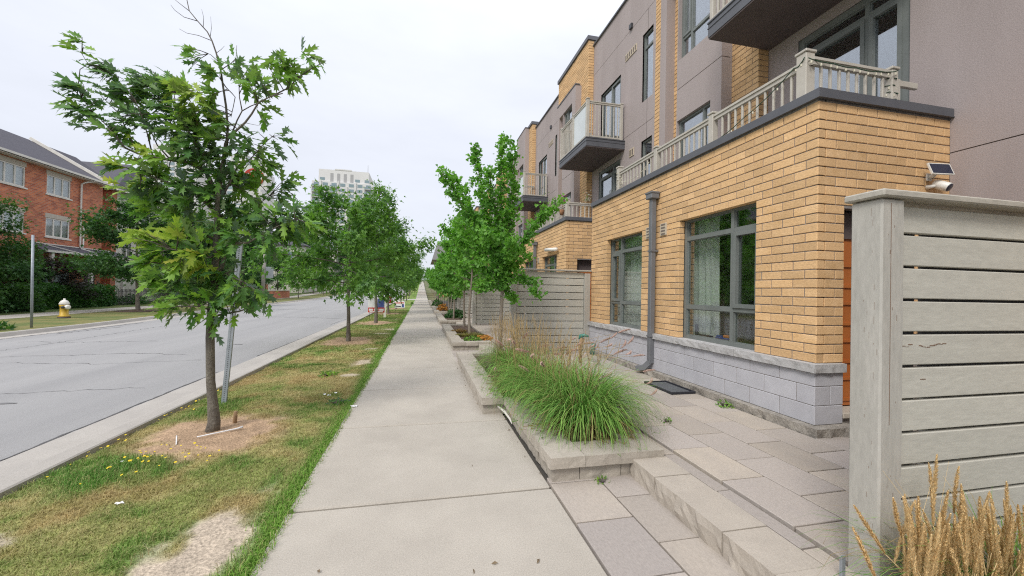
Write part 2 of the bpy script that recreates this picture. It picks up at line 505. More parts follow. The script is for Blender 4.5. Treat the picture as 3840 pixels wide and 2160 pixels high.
K['pipe'] = mat('grey_downspout', (.16, .165, .175), (.14, .145, .155), 4, rough=.5)
K['vent'] = mat('beige_vent', (.52, .44, .33), rough=.7)
K['ventslot'] = mat('vent_slot', (.16, .13, .11), rough=.9)
K['glass'] = glass_mat('window_glass')
K['skyglass'] = glass_mat('upper_window_glass', (.70, .76, .77), .8, .30, .015)
K['frost'] = mat('frosted_glass', (.62, .66, .66), (.56, .60, .60), 1.5, rough=.25)
K['curtain'] = leaf_mat('white_curtain', [(.84, .84, .80), (.80, .81, .78)], .3, rough=.9)
K['room'] = mat('dim_room', (.36, .37, .345), (.30, .31, .295), 1, rough=.9)
K['walk'] = mat('sidewalk_concrete', (.45, .41, .35), (.37, .335, .285), 1.6, (.35, .75), .17, 120, .92, .5, bd=.004, rand=.035)
K['bed'] = mat('gravel_bed', (.07, .064, .055), rough=.95, fine=.3, s2=80)
K['kerb'] = mat('kerb_concrete', (.42, .39, .35), (.35, .325, .295), 1.6, (.3, .7), .12, 90, .92, .3, bd=.004)
K['asphalt'] = mat('worn_asphalt', (.325, .318, .31), (.262, .257, .254), 1.0, (.3, .72), .22, 120, .9, .6, bd=.005, st1=(1.1, .07, 1))
K['crack'] = mat('tar_crack', (.09, .087, .087), rough=.9)
K['tar'] = mat('faded_tar', (.20, .197, .197), (.15, .147, .147), 6, rough=.9)
K['paver'] = mat('patio_paver', (.445, .385, .31), (.365, .32, .27), 3.5, (.35, .7), .11, 80, .9, .5, bd=.005, rand=.12, col3=(.365, .325, .295), stretch=(1, .5, 1))
K['step'] = mat('step_stone', (.44, .39, .325), (.385, .34, .285), 5, (.35, .7), .10, 100, .92, .5, bd=.005, rand=.04)
K['coping'] = mat('planter_stone', (.42, .375, .315), (.355, .32, .265), 4, (.35, .7), .12, 90, .92, .5, bd=.006, rand=.05)
K['soil'] = mat('bark_mulch', (.095, .062, .045), (.16, .11, .08), 30, (.4, .65), .3, 90, .95, 1.0, bd=.03)
K['fence'] = mat('fence_paint', (.495, .48, .42), (.455, .44, .385), 3.0, (.35, .72), .09, 45, .75, .4, bd=.004, rand=.045, stretch=(.25, 1, 1), st1=(.35, 1, 5))
K['fencepost'] = mat('fence_post_paint', (.44, .42, .375), (.375, .36, .32), 3, (.35, .72), .10, 60, .75, .4, bd=.004, stretch=(1, 1, .25), st1=(5, 5, .5))
K['chip'] = mat('bare_wood', (.19, .12, .08), rough=.9)
K['weath'] = mat('weathered_cap', (.42, .395, .34), (.34, .31, .26), 7, (.35, .7), .13, 60, .85, .4, bd=.004, stretch=(.3, 1, 1))
K['bark'] = mat('grey_bark', (.20, .18, .145), (.125, .108, .09), 9, (.35, .65), .3, 60, .95, .9, bd=.02, stretch=(1, 1, .6))
K['barkp'] = mat('pale_bark', (.30, .255, .205), (.22, .185, .15), 10, (.35, .65), .2, 60, .95, .7, bd=.015, stretch=(1, 1, .4))
K['twig'] = mat('dark_twig', (.13, .105, .09), (.09, .075, .07), 20, rough=.9)
K['oak1'] = leaf_mat('oak_leaf_dark', [(.06, .15, .045), (.105, .235, .055), (.16, .31, .06), (.09, .19, .08)], .44, back=(.115, .175, .13))
K['oak2'] = leaf_mat('oak_leaf_fresh', [(.13, .28, .04), (.19, .37, .05), (.26, .43, .06), (.10, .23, .045)], .42, back=(.17, .25, .10))
K['oak3'] = leaf_mat('oak_leaf_yellow', [(.36, .50, .07), (.44, .54, .08), (.30, .46, .06), (.46, .42, .08)], .45, back=(.26, .33, .10))
K['maple'] = leaf_mat('street_tree_leaf', [(.045, .115, .032), (.075, .175, .04), (.12, .25, .05), (.16, .30, .055), (.095, .205, .042)], .38, scale_noise=1.6)
K['ginkgo'] = leaf_mat('ginkgo_leaf', [(.085, .22, .045), (.125, .30, .055), (.19, .40, .07), (.15, .34, .06)], .42, scale_noise=2.2)
K['dark'] = leaf_mat('dark_maple_leaf', [(.03, .082, .03), (.045, .118, .034), (.07, .16, .04), (.09, .185, .042)], .36, scale_noise=.9)
K['plum'] = leaf_mat('plum_leaf', [(.022, .018, .022), (.035, .026, .026), (.03, .035, .022), (.05, .035, .03)], .25)
K['hedge'] = leaf_mat('hedge_leaf', [(.028, .085, .025), (.05, .14, .032), (.085, .20, .038)], .32, scale_noise=1.5)
K['turf'] = attr_mat('dry_turf', 'gcol', fine=.32, s2=55, bump=.8)
K['blade'] = attr_mat('turf_blade', 'gcol', rough=.7, fine=.08, s2=30, bump=0, trans=.25)
K['fgrass'] = attr_mat('ornamental_grass', 'gcol', rough=.55, fine=.06, s2=20, bump=0, trans=.3)
K['reed'] = mat('dry_seed_head', (.64, .48, .25), (.52, .37, .17), 40, (.35, .65), .25, 160, .85, rand=.15)
K['head'] = mat('golden_seed_head', (.82, .63, .34), (.66, .48, .23), 40, (.35, .65), .2, 160, .85, rand=.15)
K['stem'] = mat('tan_grass_stem', (.46, .34, .17), (.34, .235, .10), 40, (.35, .65), .2, 160, .85, rand=.15)
K['plume'] = mat('pink_plume', (.66, .48, .41), (.54, .37, .30), 40, (.35, .65), .2, 160, .9, rand=.12)
K['redx'] = brick_tex_mat('red_brick_course', (.60, .20, .09), (.31, .08, .045), (.40, .27, .21), 'x', .26, .095)
K['redy'] = brick_tex_mat('red_brick_return', (.60, .20, .09), (.31, .08, .045), (.40, .27, .21), 'y', .26, .095)
K['farbx'] = brick_tex_mat('far_yellow_brick', (.62, .33, .11), (.54, .28, .09), (.27, .25, .23), 'x', .267, .094)
K['shingle'] = mat('grey_shingle', (.085, .08, .095), (.058, .055, .068), 9, (.35, .65), .2, 35, .9, .5, bd=.02, stretch=(.6, .35, 3))
K['trim'] = mat('white_trim', (.70, .67, .61), (.62, .59, .53), 3, rough=.6)
K['lint'] = mat('stone_lintel', (.48, .43, .36), fine=.1, s2=30, rough=.9)
K['white'] = mat('white_paint', (.78, .78, .77), rough=.5)
K['blind'] = mat('window_blind', (.40, .41, .40), (.33, .34, .34), 1.5, rough=.7)
K['galv'] = mat('galvanised_steel', (.34, .37, .40), (.28, .31, .335), 12, rough=.5, metal=.35)
K['hole'] = mat('punched_hole', (.06, .065, .07), rough=.9)
K['yellow'] = mat('hydrant_yellow', (.62, .41, .045), (.54, .34, .04), 8, rough=.5)
K['dkmetal'] = mat('dark_metal', (.05, .05, .055), rough=.5)
K['red'] = mat('sign_red', (.55, .045, .03), rough=.5)
K['signblue'] = mat('sign_blue', (.06, .09, .30), (.16, .20, .42), 3, rough=.5)
K['towerw'] = mat('pale_tower_wall', (.66, .645, .63), (.60, .59, .58), .05, rough=.85)
K['towerg'] = mat('tower_glass', (.20, .27, .29), rough=.2, spec=.8)
K['louvre'] = mat('grey_louvre', (.36, .355, .355), rough=.8)
K['mat'] = mat('black_rubber', (.022, .023, .030), rough=.6)
K['matgrey'] = mat('grey_mat_ribs', (.11, .115, .12), rough=.9)
K['pvwhite'] = mat('white_plastic', (.76, .74, .68), rough=.4)
K['solar'] = mat('solar_cell', (.018, .024, .05), rough=.15, spec=.7)
K['wire'] = mat('green_wire', (.02, .06, .03), rough=.6)
K['bulb'] = mat('frosted_bulb', (.62, .58, .45), rough=.3)
K['wood'] = mat('raw_wood', (.34, .22, .12), (.24, .15, .08), 20, rough=.9)
K['blue'] = mat('blue_plastic', (.04, .10, .35), rough=.4)
K['orange'] = mat('orange_plastic', (.70, .22, .03), rough=.4)
K['green'] = mat('green_plastic', (.05, .20, .15), rough=.4)
K['paper'] = mat('white_paper', (.72, .71, .70), rough=.9)
K['yflower'] = mat('yellow_petals', (.70, .52, .02), rough=.8)
K['pflower'] = mat('pink_petals', (.62, .16, .26), rough=.8)
K['oflower'] = mat('amber_leaves', (.55, .26, .04), (.40, .17, .03), 25, rough=.8)
K['terra'] = mat('brown_leaf_litter', (.30, .15, .07), (.2, .1, .05), 30, rough=.9)
K['tank'] = mat('green_cabinet', (.17, .22, .20), rough=.7)
K['polec'] = mat('concrete_pole', (.34, .32, .29), fine=.1, s2=20, rough=.9)
K['membrane'] = mat('roof_membrane', (.25, .24, .235), rough=.9)
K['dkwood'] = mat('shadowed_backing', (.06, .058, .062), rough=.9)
K['dryleaf'] = mat('dry_leaf', (.20, .15, .09), (.14, .10, .06), 40, rough=.9)
K['cream'] = mat('cream_siding', (.60, .57, .50), rough=.8)
# ================================================================== the setting
def kx(y):
    xs = [(-40, -11.98), (17.5, -11.98), (23.5, -12.38), (27.7, -12.78), (37, -13.26), (48, -13.65), (62, -14.3), (400, -14.5)]
    return float(np.interp(y, [a for a, _ in xs], [b for _, b in xs]))
YS = [-30, -15, -5, 0, 3, 6, 9, 12, 15, 18, 21, 24, 28, 32, 37, 42, 48, 54, 58, 62, 66, 70, 75, 80, 86, 92, 100, 110, 120, 135, 150, 170, 190, 215, 240, 270, 300, 330]
def sweep(name, prof, m, ys=YS, off=None, parent=None, **tags):
    mb = MB(); V = []; n = len(prof)
    for y in ys:
        o = off(y) if off else 0
        for x, z in prof: V.append((x + o, y, z + gz(y)))
    F = [(i * n + j, i * n + j + 1, (i + 1) * n + j + 1, (i + 1) * n + j) for i in range(len(ys) - 1) for j in range(n - 1)]
    mb.add(V, F)
    return mb.build(name, m, parent, **tags)
K['earth'] = mat('far_ground', (.10, .12, .04), (.16, .15, .07), .2, fine=.2, s2=6, rough=.95)
mb = MB()
ys = [-400, -60] + YS[1:] + [380, 600, 1500]
V = []
for y in ys:
    z = gz(y) - .30
    V += [(-900, y, z), (-60, y, z), (60, y, z), (900, y, z)]
mb.add(V, [(i * 4 + j, i * 4 + j + 1, i * 4 + j + 5, i * 4 + j + 4) for i in range(len(ys) - 1) for j in range(3)])
mb.build('ground', K['earth'], kind='structure')

# road: asphalt between the gutter line and the far kerb
mb = MB(); V = []
for y in YS:
    for t in (0, .25, .5, .75, 1):
        V.append((-3.67 + (kx(y) + 3.67 + .1) * t, y, gz(y) - .13 + .05 * math.sin(math.pi * t)))
mb.add(V, [(i * 5 + j, i * 5 + j + 1, i * 5 + j + 6, i * 5 + j + 5) for i in range(len(YS) - 1) for j in range(4)])
road = mb.build('road', K['asphalt'], kind='structure')
# cracks sealed and open in the asphalt
def crack(pts, w, z=-.118, jit=.03):
    mb = MB(); P = []
    for (a, b) in zip(pts[:-1], pts[1:]):
        n = max(2, int(math.dist(a, b) / .12))
        for i in range(n): P.append((a[0] + (b[0] - a[0]) * i / n, a[1] + (b[1] - a[1]) * i / n))
    P.append(pts[-1])
    V = []
    for i, (x, y) in enumerate(P):
        a = P[max(0, i - 1)]; b = P[min(len(P) - 1, i + 1)]
        dx, dy = b[0] - a[0], b[1] - a[1]; d = math.hypot(dx, dy) or 1
        x += random.uniform(-jit, jit) * abs(dy) / d; y += random.uniform(-jit, jit) * abs(dx) / d
        ww = w * random.uniform(.3, 1.2)
        t = (x + 3.67) / (kx(y) + 3.77)
        zz = gz(y) - .13 + .05 * math.sin(math.pi * min(1, max(0, t))) + .004
        V += [(x - dy / d * ww / 2, y + dx / d * ww / 2, zz), (x + dy / d * ww / 2, y - dx / d * ww / 2, zz)]
    mb.add(V, [(2 * i, 2 * i + 1, 2 * i + 3, 2 * i + 2) for i in range(len(P) - 1)])
    mb.build('crack', K['crack'], road)
crack([(-3.70, 3.2), (-3.72, 8.6)], .035, jit=.012)
crack([(-3.72, 10.4), (-3.68, 17.5)], .03, jit=.012)
crack([(-3.9, 19), (-3.8, 23)], .03)
crack([(-5.2, 10.6), (-6.3, 10.9), (-7.4, 10.7), (-9.5, 10.5)], .02, jit=.07)
crack([(-4.6, 9.9), (-6.2, 9.5), (-8.6, 9.9)], .016, jit=.07)
crack([(-4.2, 7.4), (-6.0, 7.1), (-7.6, 7.5), (-9.0, 7.3)], .012, jit=.06)
crack([(-9.6, 9.0), (-9.4, 12.5), (-9.7, 18)], .018, jit=.05)
crack([(-7.2, 13.2), (-8.8, 13.0), (-10.5, 13.4)], .02, jit=.08)
crack([(-5.5, 30), (-9, 31), (-12.4, 32)], .06, jit=.1)
crack([(-4, 22.5), (-6.5, 23.2), (-11, 23)], .05, jit=.08)
crack([(-11.6, 14), (-11.5, 20)], .07, jit=.04)
crack([(-11.3, 15.5), (-11.0, 18)], .05, jit=.05)
mb = MB()
for x, y, rx, ry in ((-5.3, 6.6, .16, .04), (-4.9, 12.4, .15, .04)):
    P = [(x + rx * math.cos(a * .52) * random.uniform(.6, 1), y + ry * math.sin(a * .52) * random.uniform(.6, 1)) for a in range(12)]
    mb.add([(p[0], p[1], gz(y) - .13 + .05 * math.sin(math.pi * (p[0] + 3.67) / (kx(y) + 3.77)) + .005) for p in P], [tuple(range(12))])
mb.build('tar_patch', K['tar'], road)

sweep('gutter', [(-3.68, -.124), (-3.18, -.132)], K['kerb'], kind='structure')
sweep('kerb', [(-3.18, -.128), (-3.10, -.02), (-3.07, .012), (-3.04, .02), (-2.885, .02), (-2.87, .01), (-2.87, -.25)], K['kerb'], kind='structure')
sweep('far_kerb', [(.42, -.122), (.02, -.118), (-.04, -.02), (-.06, 0.0), (-.2, .0), (-.2, -.25)], K['kerb'], off=kx, kind='structure')
# ground of the verge on this side: dry turf with earth round the trees
DIRT = [(-2.0, 4.66, .64, .64), (-2.0, 12.1, .72, 1.1), (-1.95, 18.5, .8, 1.2), (-1.95, 25.3, .7, 1.2), (-1.95, 32, .7, 1.3)]
def turf(x, y):
    """colour and blade density of the turf at x, y"""
    x = np.asarray(x, float); y = np.asarray(y, float)
    n1 = fbm(x * 1.3, y * 1.1, sd=3); n2 = fbm(x * 4.5, y * 4.5, sd=9); n3 = fbm(x * 14, y * 14, sd=21)
    tan = np.array((.44, .375, .17)); olive = np.array((.26, .295, .09)); green = np.array((.12, .26, .045))
    w = np.clip((n1 * .6 + n2 * .4 - .37) / .18, 0, 1)[..., None]
    c = tan * (1 - w) + olive * w
    rust = np.clip((fbm(x * 2.6, y * 2.6, sd=44) - .57) / .1, 0, 1)[..., None] * .35
    c = c * (1 - rust) + np.array((.34, .20, .085)) * rust
    gx = ((x + 2.48) / .55) ** 2 + ((y - 3.86) / .40) ** 2
    g = np.clip(1.35 - gx + (n2 - .5) * 1.6, 0, 1)
    g = np.maximum(g, np.clip(1.1 - ((x + 2.5) / .3) ** 2 - ((y - 5.5) / .55) ** 2 + (n2 - .5), 0, 1) * .8)
    g = np.maximum(g, np.clip((n2 - .56) / .1, 0, 1) * np.clip((n1 - .42) / .15, 0, 1) * .8)
    edge = np.exp(-((x + .85) / (.13 + .06 * np.sin(y * .9) + .08 * np.clip(3.4 - y, 0, 1))) ** 2) * np.clip(.3 + n2 * 1.5, 0, 1)
    g = np.maximum(g, np.clip(edge * 1.3, 0, 1))
    g = np.maximum(g, np.clip((y - 9) / 9, 0, 1) * .62 * np.clip(.4 + n1, 0, 1))
    g = g[..., None]
    fresh = green * (1 - np.clip(edge, 0, 1)[..., None]) + np.array((.17, .32, .05)) * np.clip(edge, 0, 1)[..., None]
    c = c * (1 - g) + fresh * g
    d = np.zeros_like(x)
    for cx, cy, rx, ry in DIRT:
        q = np.sqrt(((x - cx) / rx) ** 2 + ((y - cy) / ry) ** 2)
        d = np.maximum(d, np.clip((1.12 - q + (n2 - .5) * .9) / .35, 0, 1))
    b = np.clip((1.0 - np.sqrt(((x + 1.19 - .10 * (y - 2.7)) / .25) ** 2 + ((y - 2.6) / .68) ** 2) + (n2 - .5) * 1.3 + (n3 - .5) * .4) / .45, 0, 1)
    for cx, cy, rx, ry in ((-1.12, 8.6, .22, .5), (-1.2, 7.4, .16, .12), (-1.15, 15.5, .3, .5), (-1.25, 14.2, .3, .25), (-1.3, 20.5, .4, .3), (-2.45, 2.9, .25, .16), (-1.2, 10.6, .2, .2)):
        b = np.maximum(b, np.clip((1 - np.sqrt(((x - cx) / rx) ** 2 + ((y - cy) / ry) ** 2) + (n2 - .5) * 1.5) / .4, 0, 1) * .85)
    c = c * (1 - d[..., None]) + np.array((.40, .275, .175)) * d[..., None] * (.8 + .4 * n3[..., None])
    c = c * (1 - b[..., None]) + np.array((.45, .375, .29)) * b[..., None] * (.85 + .3 * n3[..., None])
    bare = np.clip(np.maximum(d, b), 0, 1)
    return c * (.85 + .3 * n3[..., None]), bare, g[..., 0]
def verge_z(x, y):
    t = np.clip((x + 2.87) / .5, 0, 1)
    return -.045 + .035 * t * t * (3 - 2 * t) + (fbm(x * 2, y * 2, sd=5) - .5) * .05 + (fbm(x * 9, y * 9, sd=6) - .5) * .018 - .012 * np.clip((x + 1.0) / .15, 0, 1)
def set_col(me, cols):
    a = me.color_attributes.new('gcol', 'FLOAT_COLOR', 'POINT')
    c = np.ones((len(cols), 4), np.float32); c[:, :3] = cols
    a.data.foreach_set('color', c.ravel())
def grid_turf(name, x0, x1, y0, y1, st, sty=None):
    sty = sty or st
    xs = np.linspace(x0, x1, int((x1 - x0) / st) + 1); ysn = np.linspace(y0, y1, int((y1 - y0) / sty) + 1)
    X, Y = np.meshgrid(xs, ysn)
    c, bare, g = turf(X.ravel(), Y.ravel())
    Z = verge_z(X.ravel(), Y.ravel()) + np.array([gz(v) for v in Y.ravel()])
    V = np.stack([X.ravel(), Y.ravel(), Z], 1)
    nx = len(xs); i = np.arange(len(ysn) - 1)[:, None] * nx + np.arange(nx - 1)[None]
    F = np.stack([i, i + 1, i + 1 + nx, i + nx], -1).reshape(-1, 4)
    me = np_mesh(name, V, F, K['turf'], True)
    set_col(me, c)
    o = obj(name, me); tag(o, kind='structure'); return o
grid_turf('grass_verge', -2.87, -.80, .2, 14, .03)
grid_turf('grass_verge', -2.87, -.80, 14, 58, .1, .2)
grid_turf('grass_verge', -2.87, -.80, 62.5, 330, .3, 2)
sweep('driveway_crossing', [(-3.1, -.03), (-.8, .0)], K['kerb'], ys=[57.9, 60, 62.6], kind='structure')
# blades of grass on the verge
def blades(name, n, x0, x1, y0, y1, h, w, seed, keep=1.0):
    rng = np.random.default_rng(seed)
    y = y0 + (y1 - y0) * rng.random(n) ** 1.35; x = x0 + (x1 - x0) * rng.random(n)
    c, bare, g = turf(x, y)
    ok = rng.random(n) > bare * 1.15
    x, y, c, g = x[ok], y[ok], c[ok], g[ok]; n = len(x)
    hh = h * (.5 + .8 * rng.random(n)) * (.75 + .6 * g); a = rng.random(n) * 2 * np.pi; lean = .5 + 1.0 * rng.random(n)
    lean = np.where(g > .5, lean * .6, lean)
    ww = w * (.6 + .8 * rng.random(n)) * (1 + y * .05)
    dx, dy = np.cos(a), np.sin(a)
    base = np.stack([x, y, verge_z(x, y) - .004 + np.array([gz(v) for v in y])], 1)
    side = np.stack([-dy, dx, 0 * dx], 1) * ww[:, None]
    mid = base + np.stack([dx * hh * lean * .35, dy * hh * lean * .35, hh * .62], 1)
    tip = base + np.stack([dx * hh * lean, dy * hh * lean, hh * (1.0 - .35 * lean.clip(0, 1.4))], 1)
    V = np.stack([base - side, base + side, mid + side * .7, mid - side * .7, tip], 1).reshape(-1, 3)
    i = np.arange(n)[:, None] * 5
    F = np.concatenate([i + np.array([[0, 1, 2]]), i + np.array([[0, 2, 3]]), i + np.array([[3, 2, 4]])], 0)
    me = np_mesh(name, V, F, K['blade'])
    straw = rng.random(n)[:, None]
    c = c * (.75 + .6 * rng.random(n))[:, None]
    c = np.where(straw > .74, c * .4 + np.array((.46, .38, .19)) * .6, c)
    set_col(me, np.repeat(c, 5, 0))
    o = obj(name, me); tag(o, kind='stuff', label='short dry grass with green patches along the verge')
blades('grass', 150000, -2.86, -.80, 1.2, 9.0, .042, .0019, 1)
blades('grass', 60000, -2.86, -.80, 8, 30, .04, .004, 2)
rng = np.random.default_rng(11)
# bright fringe that spills over the sidewalk edge
def fringe(n, y0, y1, seed):
    rng = np.random.default_rng(seed)
    y = y0 + (y1 - y0) * rng.random(n) ** 1.4; x = -.87 + .05 * rng.standard_normal(n) * (.6 + .8 * vnoise(y * 1.7, y * 0, sd=2))
    x = np.minimum(x, -.855 + .012 * rng.random(n))
    h = .022 * (.5 + rng.random(n)); a = rng.random(n) * 6.283; ln = .4 + .8 * rng.random(n)
    base = np.stack([x, y, -.02 + 0 * x + np.array([gz(v) for v in y])], 1); d = np.stack([np.cos(a), np.sin(a), 0 * a], 1); sd = np.stack([-np.sin(a), np.cos(a), 0 * a], 1) * (.002 * (1 + y * .06))[:, None]
    up = np.array([[0, 0, 1.0]])
    mid = base + d * (h * ln * .4)[:, None] + up * (h * .9)[:, None]; tip = base + d * (h * ln)[:, None] + up * (h * 1.05)[:, None]
    V = np.stack([base - sd, base + sd, mid + sd, mid - sd, tip], 1).reshape(-1, 3); i = np.arange(n)[:, None] * 5
    F = np.concatenate([i + np.array([[0, 1, 2]]), i + np.array([[0, 2, 3]]), i + np.array([[3, 2, 4]])], 0)
    me = np_mesh('grass_fringe', V, F, K['blade'])
    c = np.array((.19, .35, .055)) * (.6 + .8 * rng.random(n))[:, None]
    set_col(me, np.repeat(c, 5, 0))
    o = obj('grass_fringe', me); tag(o, kind='stuff', label='bright green fringe of grass along the sidewalk edge')
fringe(26000, .9, 24, 5)

# sidewalk: slabs on a bed
walk = sweep('sidewalk', [(-.85, -.06), (1.0, -.06)], K['bed'], kind='structure')
def slab(y0, y1, xr):
    me = block_mesh('slab', xr + .85, y1 - y0 - .030, .12, .012, K['walk'])
    obj('slab', me, walk, ((xr - .85) / 2, (y0 + y1) / 2, -.06))
y = 2.93 - 1.64 * 3
while y < 24:
    slab(y, y + 1.64, 1.0 if y < 6.3 else .93); y += 1.64
mb = MB()
while y < 150:
    a, b = gz(y), gz(y + 1.64)
    mb.add([(-.85, y, a), (.93, y, a), (.93, y + 1.63, b), (-.85, y + 1.63, b)], [(0, 1, 2, 3)]); y += 1.64
mb.build('slab_run', K['walk'], walk, kind='stuff')
sweep('slab_ribbon', [(-.85, 0), (.93, 0)], K['walk'], ys=[y] + [v for v in YS if v > y], parent=walk)

# far side of the street
def zoff(v): return kx(v) + 11.98
K['fturf'] = mat('far_turf', (.20, .175, .06), (.095, .13, .03), .9, (.4, .6), .3, 14, .95, .6, bd=.03)
K['flawn'] = mat('far_lawn', (.075, .125, .025), (.12, .14, .035), .8, (.4, .6), .3, 14, .95, .6, bd=.03)
sweep('far_verge', [(-12.18, -.03), (-16.3, .0)], K['fturf'], off=lambda v: zoff(v), kind='structure')
sweep('far_sidewalk', [(-16.3, .004), (-18.05, .006)], K['walk'], off=lambda v: zoff(v) * .6, kind='structure')
sweep('front_lawns', [(-18.05, .0), (-60, .0)], K['flawn'], off=lambda v: zoff(v) * .6, kind='structure')
sweep('lawn_edge_path', [(-16.4, .0085), (-12.2, -.02)], K['kerb'], ys=[34.5, 35.6], off=zoff, kind='structure')

# ================================================================== yellow-brick terrace
PER = 7.13
def panel(mb, axis, plane, u0, u1, v0, v1, ops=(), d0=0.0, d1=.1, gu=(), gv=(), gw=.012, m=0):
    """flat wall with openings; u along the wall, v up; recessed joints at gu / gv"""
    us = sorted({u0, u1, *[o[0] for o in ops], *[o[1] for o in ops], *gu}); vsn = sorted({v0, v1, *[o[2] for o in ops], *[o[3] for o in ops], *gv})
    us = [u for u in us if u0 - 1e-6 <= u <= u1 + 1e-6]; vsn = [v for v in vsn if v0 - 1e-6 <= v <= v1 + 1e-6]
    for a, b in zip(us[:-1], us[1:]):
        for c, d in zip(vsn[:-1], vsn[1:]):
            if b - a < 1e-5 or d - c < 1e-5: continue
            mu, mv = (a + b) / 2, (c + d) / 2
            if any(o[0] < mu < o[1] and o[2] < mv < o[3] for o in ops): continue
            A = a + (gw / 2 if a in gu else 0); B = b - (gw / 2 if b in gu else 0)
            C = c + (gw / 2 if c in gv else 0); D = d - (gw / 2 if d in gv else 0)
            if axis == 'x': mb.box(plane + d0, plane + d1, A, B, C, D, m)
            else: mb.box(A, B, plane + d0, plane + d1, C, D, m)
CO, BL, BT = .0938, .267, .09
def bricks(axis, plane, u0, u1, v0, v1, ops=(), phase=0.0, n0=0):
    R = []; i = 0; v = v0
    while v + .03 < v1:
        vt = min(v + CO - .010, v1); vm = (v + vt) / 2
        iv = [(u0, u1)]
        for o in ops:
            if o[2] < vm < o[3]:
                nv = []
                for a, b in iv:
                    if o[1] <= a or o[0] >= b: nv.append((a, b)); continue
                    if o[0] > a: nv.append((a, o[0]))
                    if o[1] < b: nv.append((o[1], b))
                iv = nv
        off = phase + (BL / 2 if (i + n0) % 2 else 0)
        for a, b in iv:
            k = math.floor((a - u0 + off) / BL); run = []
            while True:
                s = u0 - off + k * BL; e = s + BL - .010
                if s >= b: break
                S_, E_ = max(s, a), min(e, b)
                if E_ > S_: run.append([S_, E_])
                k += 1
            if len(run) > 1 and run[-1][1] - run[-1][0] < .06: run[-2][1] = b; run.pop()
            if len(run) > 1 and run[0][1] - run[0][0] < .06: run[1][0] = a; run.pop(0)
            if run: run[0][0] = a; run[-1][1] = b
            for S_, E_ in run:
                if E_ - S_ > .02: R.append((axis, plane, S_, E_, v, vt))
        v += CO; i += 1
    return R
_bm = {}
def brick_mesh(axis, l, h):
    key = (axis, round(l, 2), round(h, 3))
    if key not in _bm:
        c = .004; L2, H2 = l / 2, h / 2
        def P(u, v, d): return (d, u, v) if axis == 'x' else (u, d, v)
        V = [P(u, v, d) for d, e in ((BT, 0), (c, 0), (0, c)) for u, v in ((-L2 + e, -H2 + e), (L2 - e, -H2 + e), (L2 - e, H2 - e), (-L2 + e, H2 - e))]
        F = []
        for r in (0, 4):
            for j in range(4):
                F.append((r + j, r + (j + 1) % 4, r + 4 + (j + 1) % 4, r + 4 + j))
        F.append((8, 9, 10, 11))
        if axis == 'x': F = [f[::-1] for f in F]
        _bm[key] = (V, F)
    return _bm[key]
_bmesh = {}
def lay(R, parent, limit, name='brick', rest='brick_infill'):
    def score(r):
        ax, p, a, b, c, d = r
        P = (p, (a + b) / 2, (c + d) / 2) if ax == 'x' else ((a + b) / 2, p, (c + d) / 2)
        q = px(P)
        if q is None or not (-40 < q[0] < 3880 and -40 < q[1] < 2200): return 0
        dv = Vector(P) - EYE; cs = abs(dv.x if ax == 'x' else dv.y) / dv.length
        return cs * (b - a) / dv.length_squared
    R = sorted(R, key=score, reverse=True)
    w = world_of(parent); mbr = MB()
    for n, (ax, p, a, b, c, d) in enumerate(R):
        V, F = brick_mesh(ax, b - a, d - c)
        jd = random.uniform(-.0015, .0015)
        C = (p + jd, (a + b) / 2, (c + d) / 2) if ax == 'x' else ((a + b) / 2, p + jd, (c + d) / 2)
        if n < limit:
            key = (ax, round(b - a, 2), round(d - c, 3))
            if key not in _bmesh:
                me = bpy.data.meshes.new('brick'); me.from_pydata(V, [], F); me.materials.append(K['brick']); me.update(); _bmesh[key] = me
            obj(name, _bmesh[key], parent, C)
        else:
            mbr.add([(v[0] + C[0], v[1] + C[1], v[2] + C[2]) for v in V], F)
    if mbr.V: mbr.build(rest, K['brick'], parent, kind='stuff')
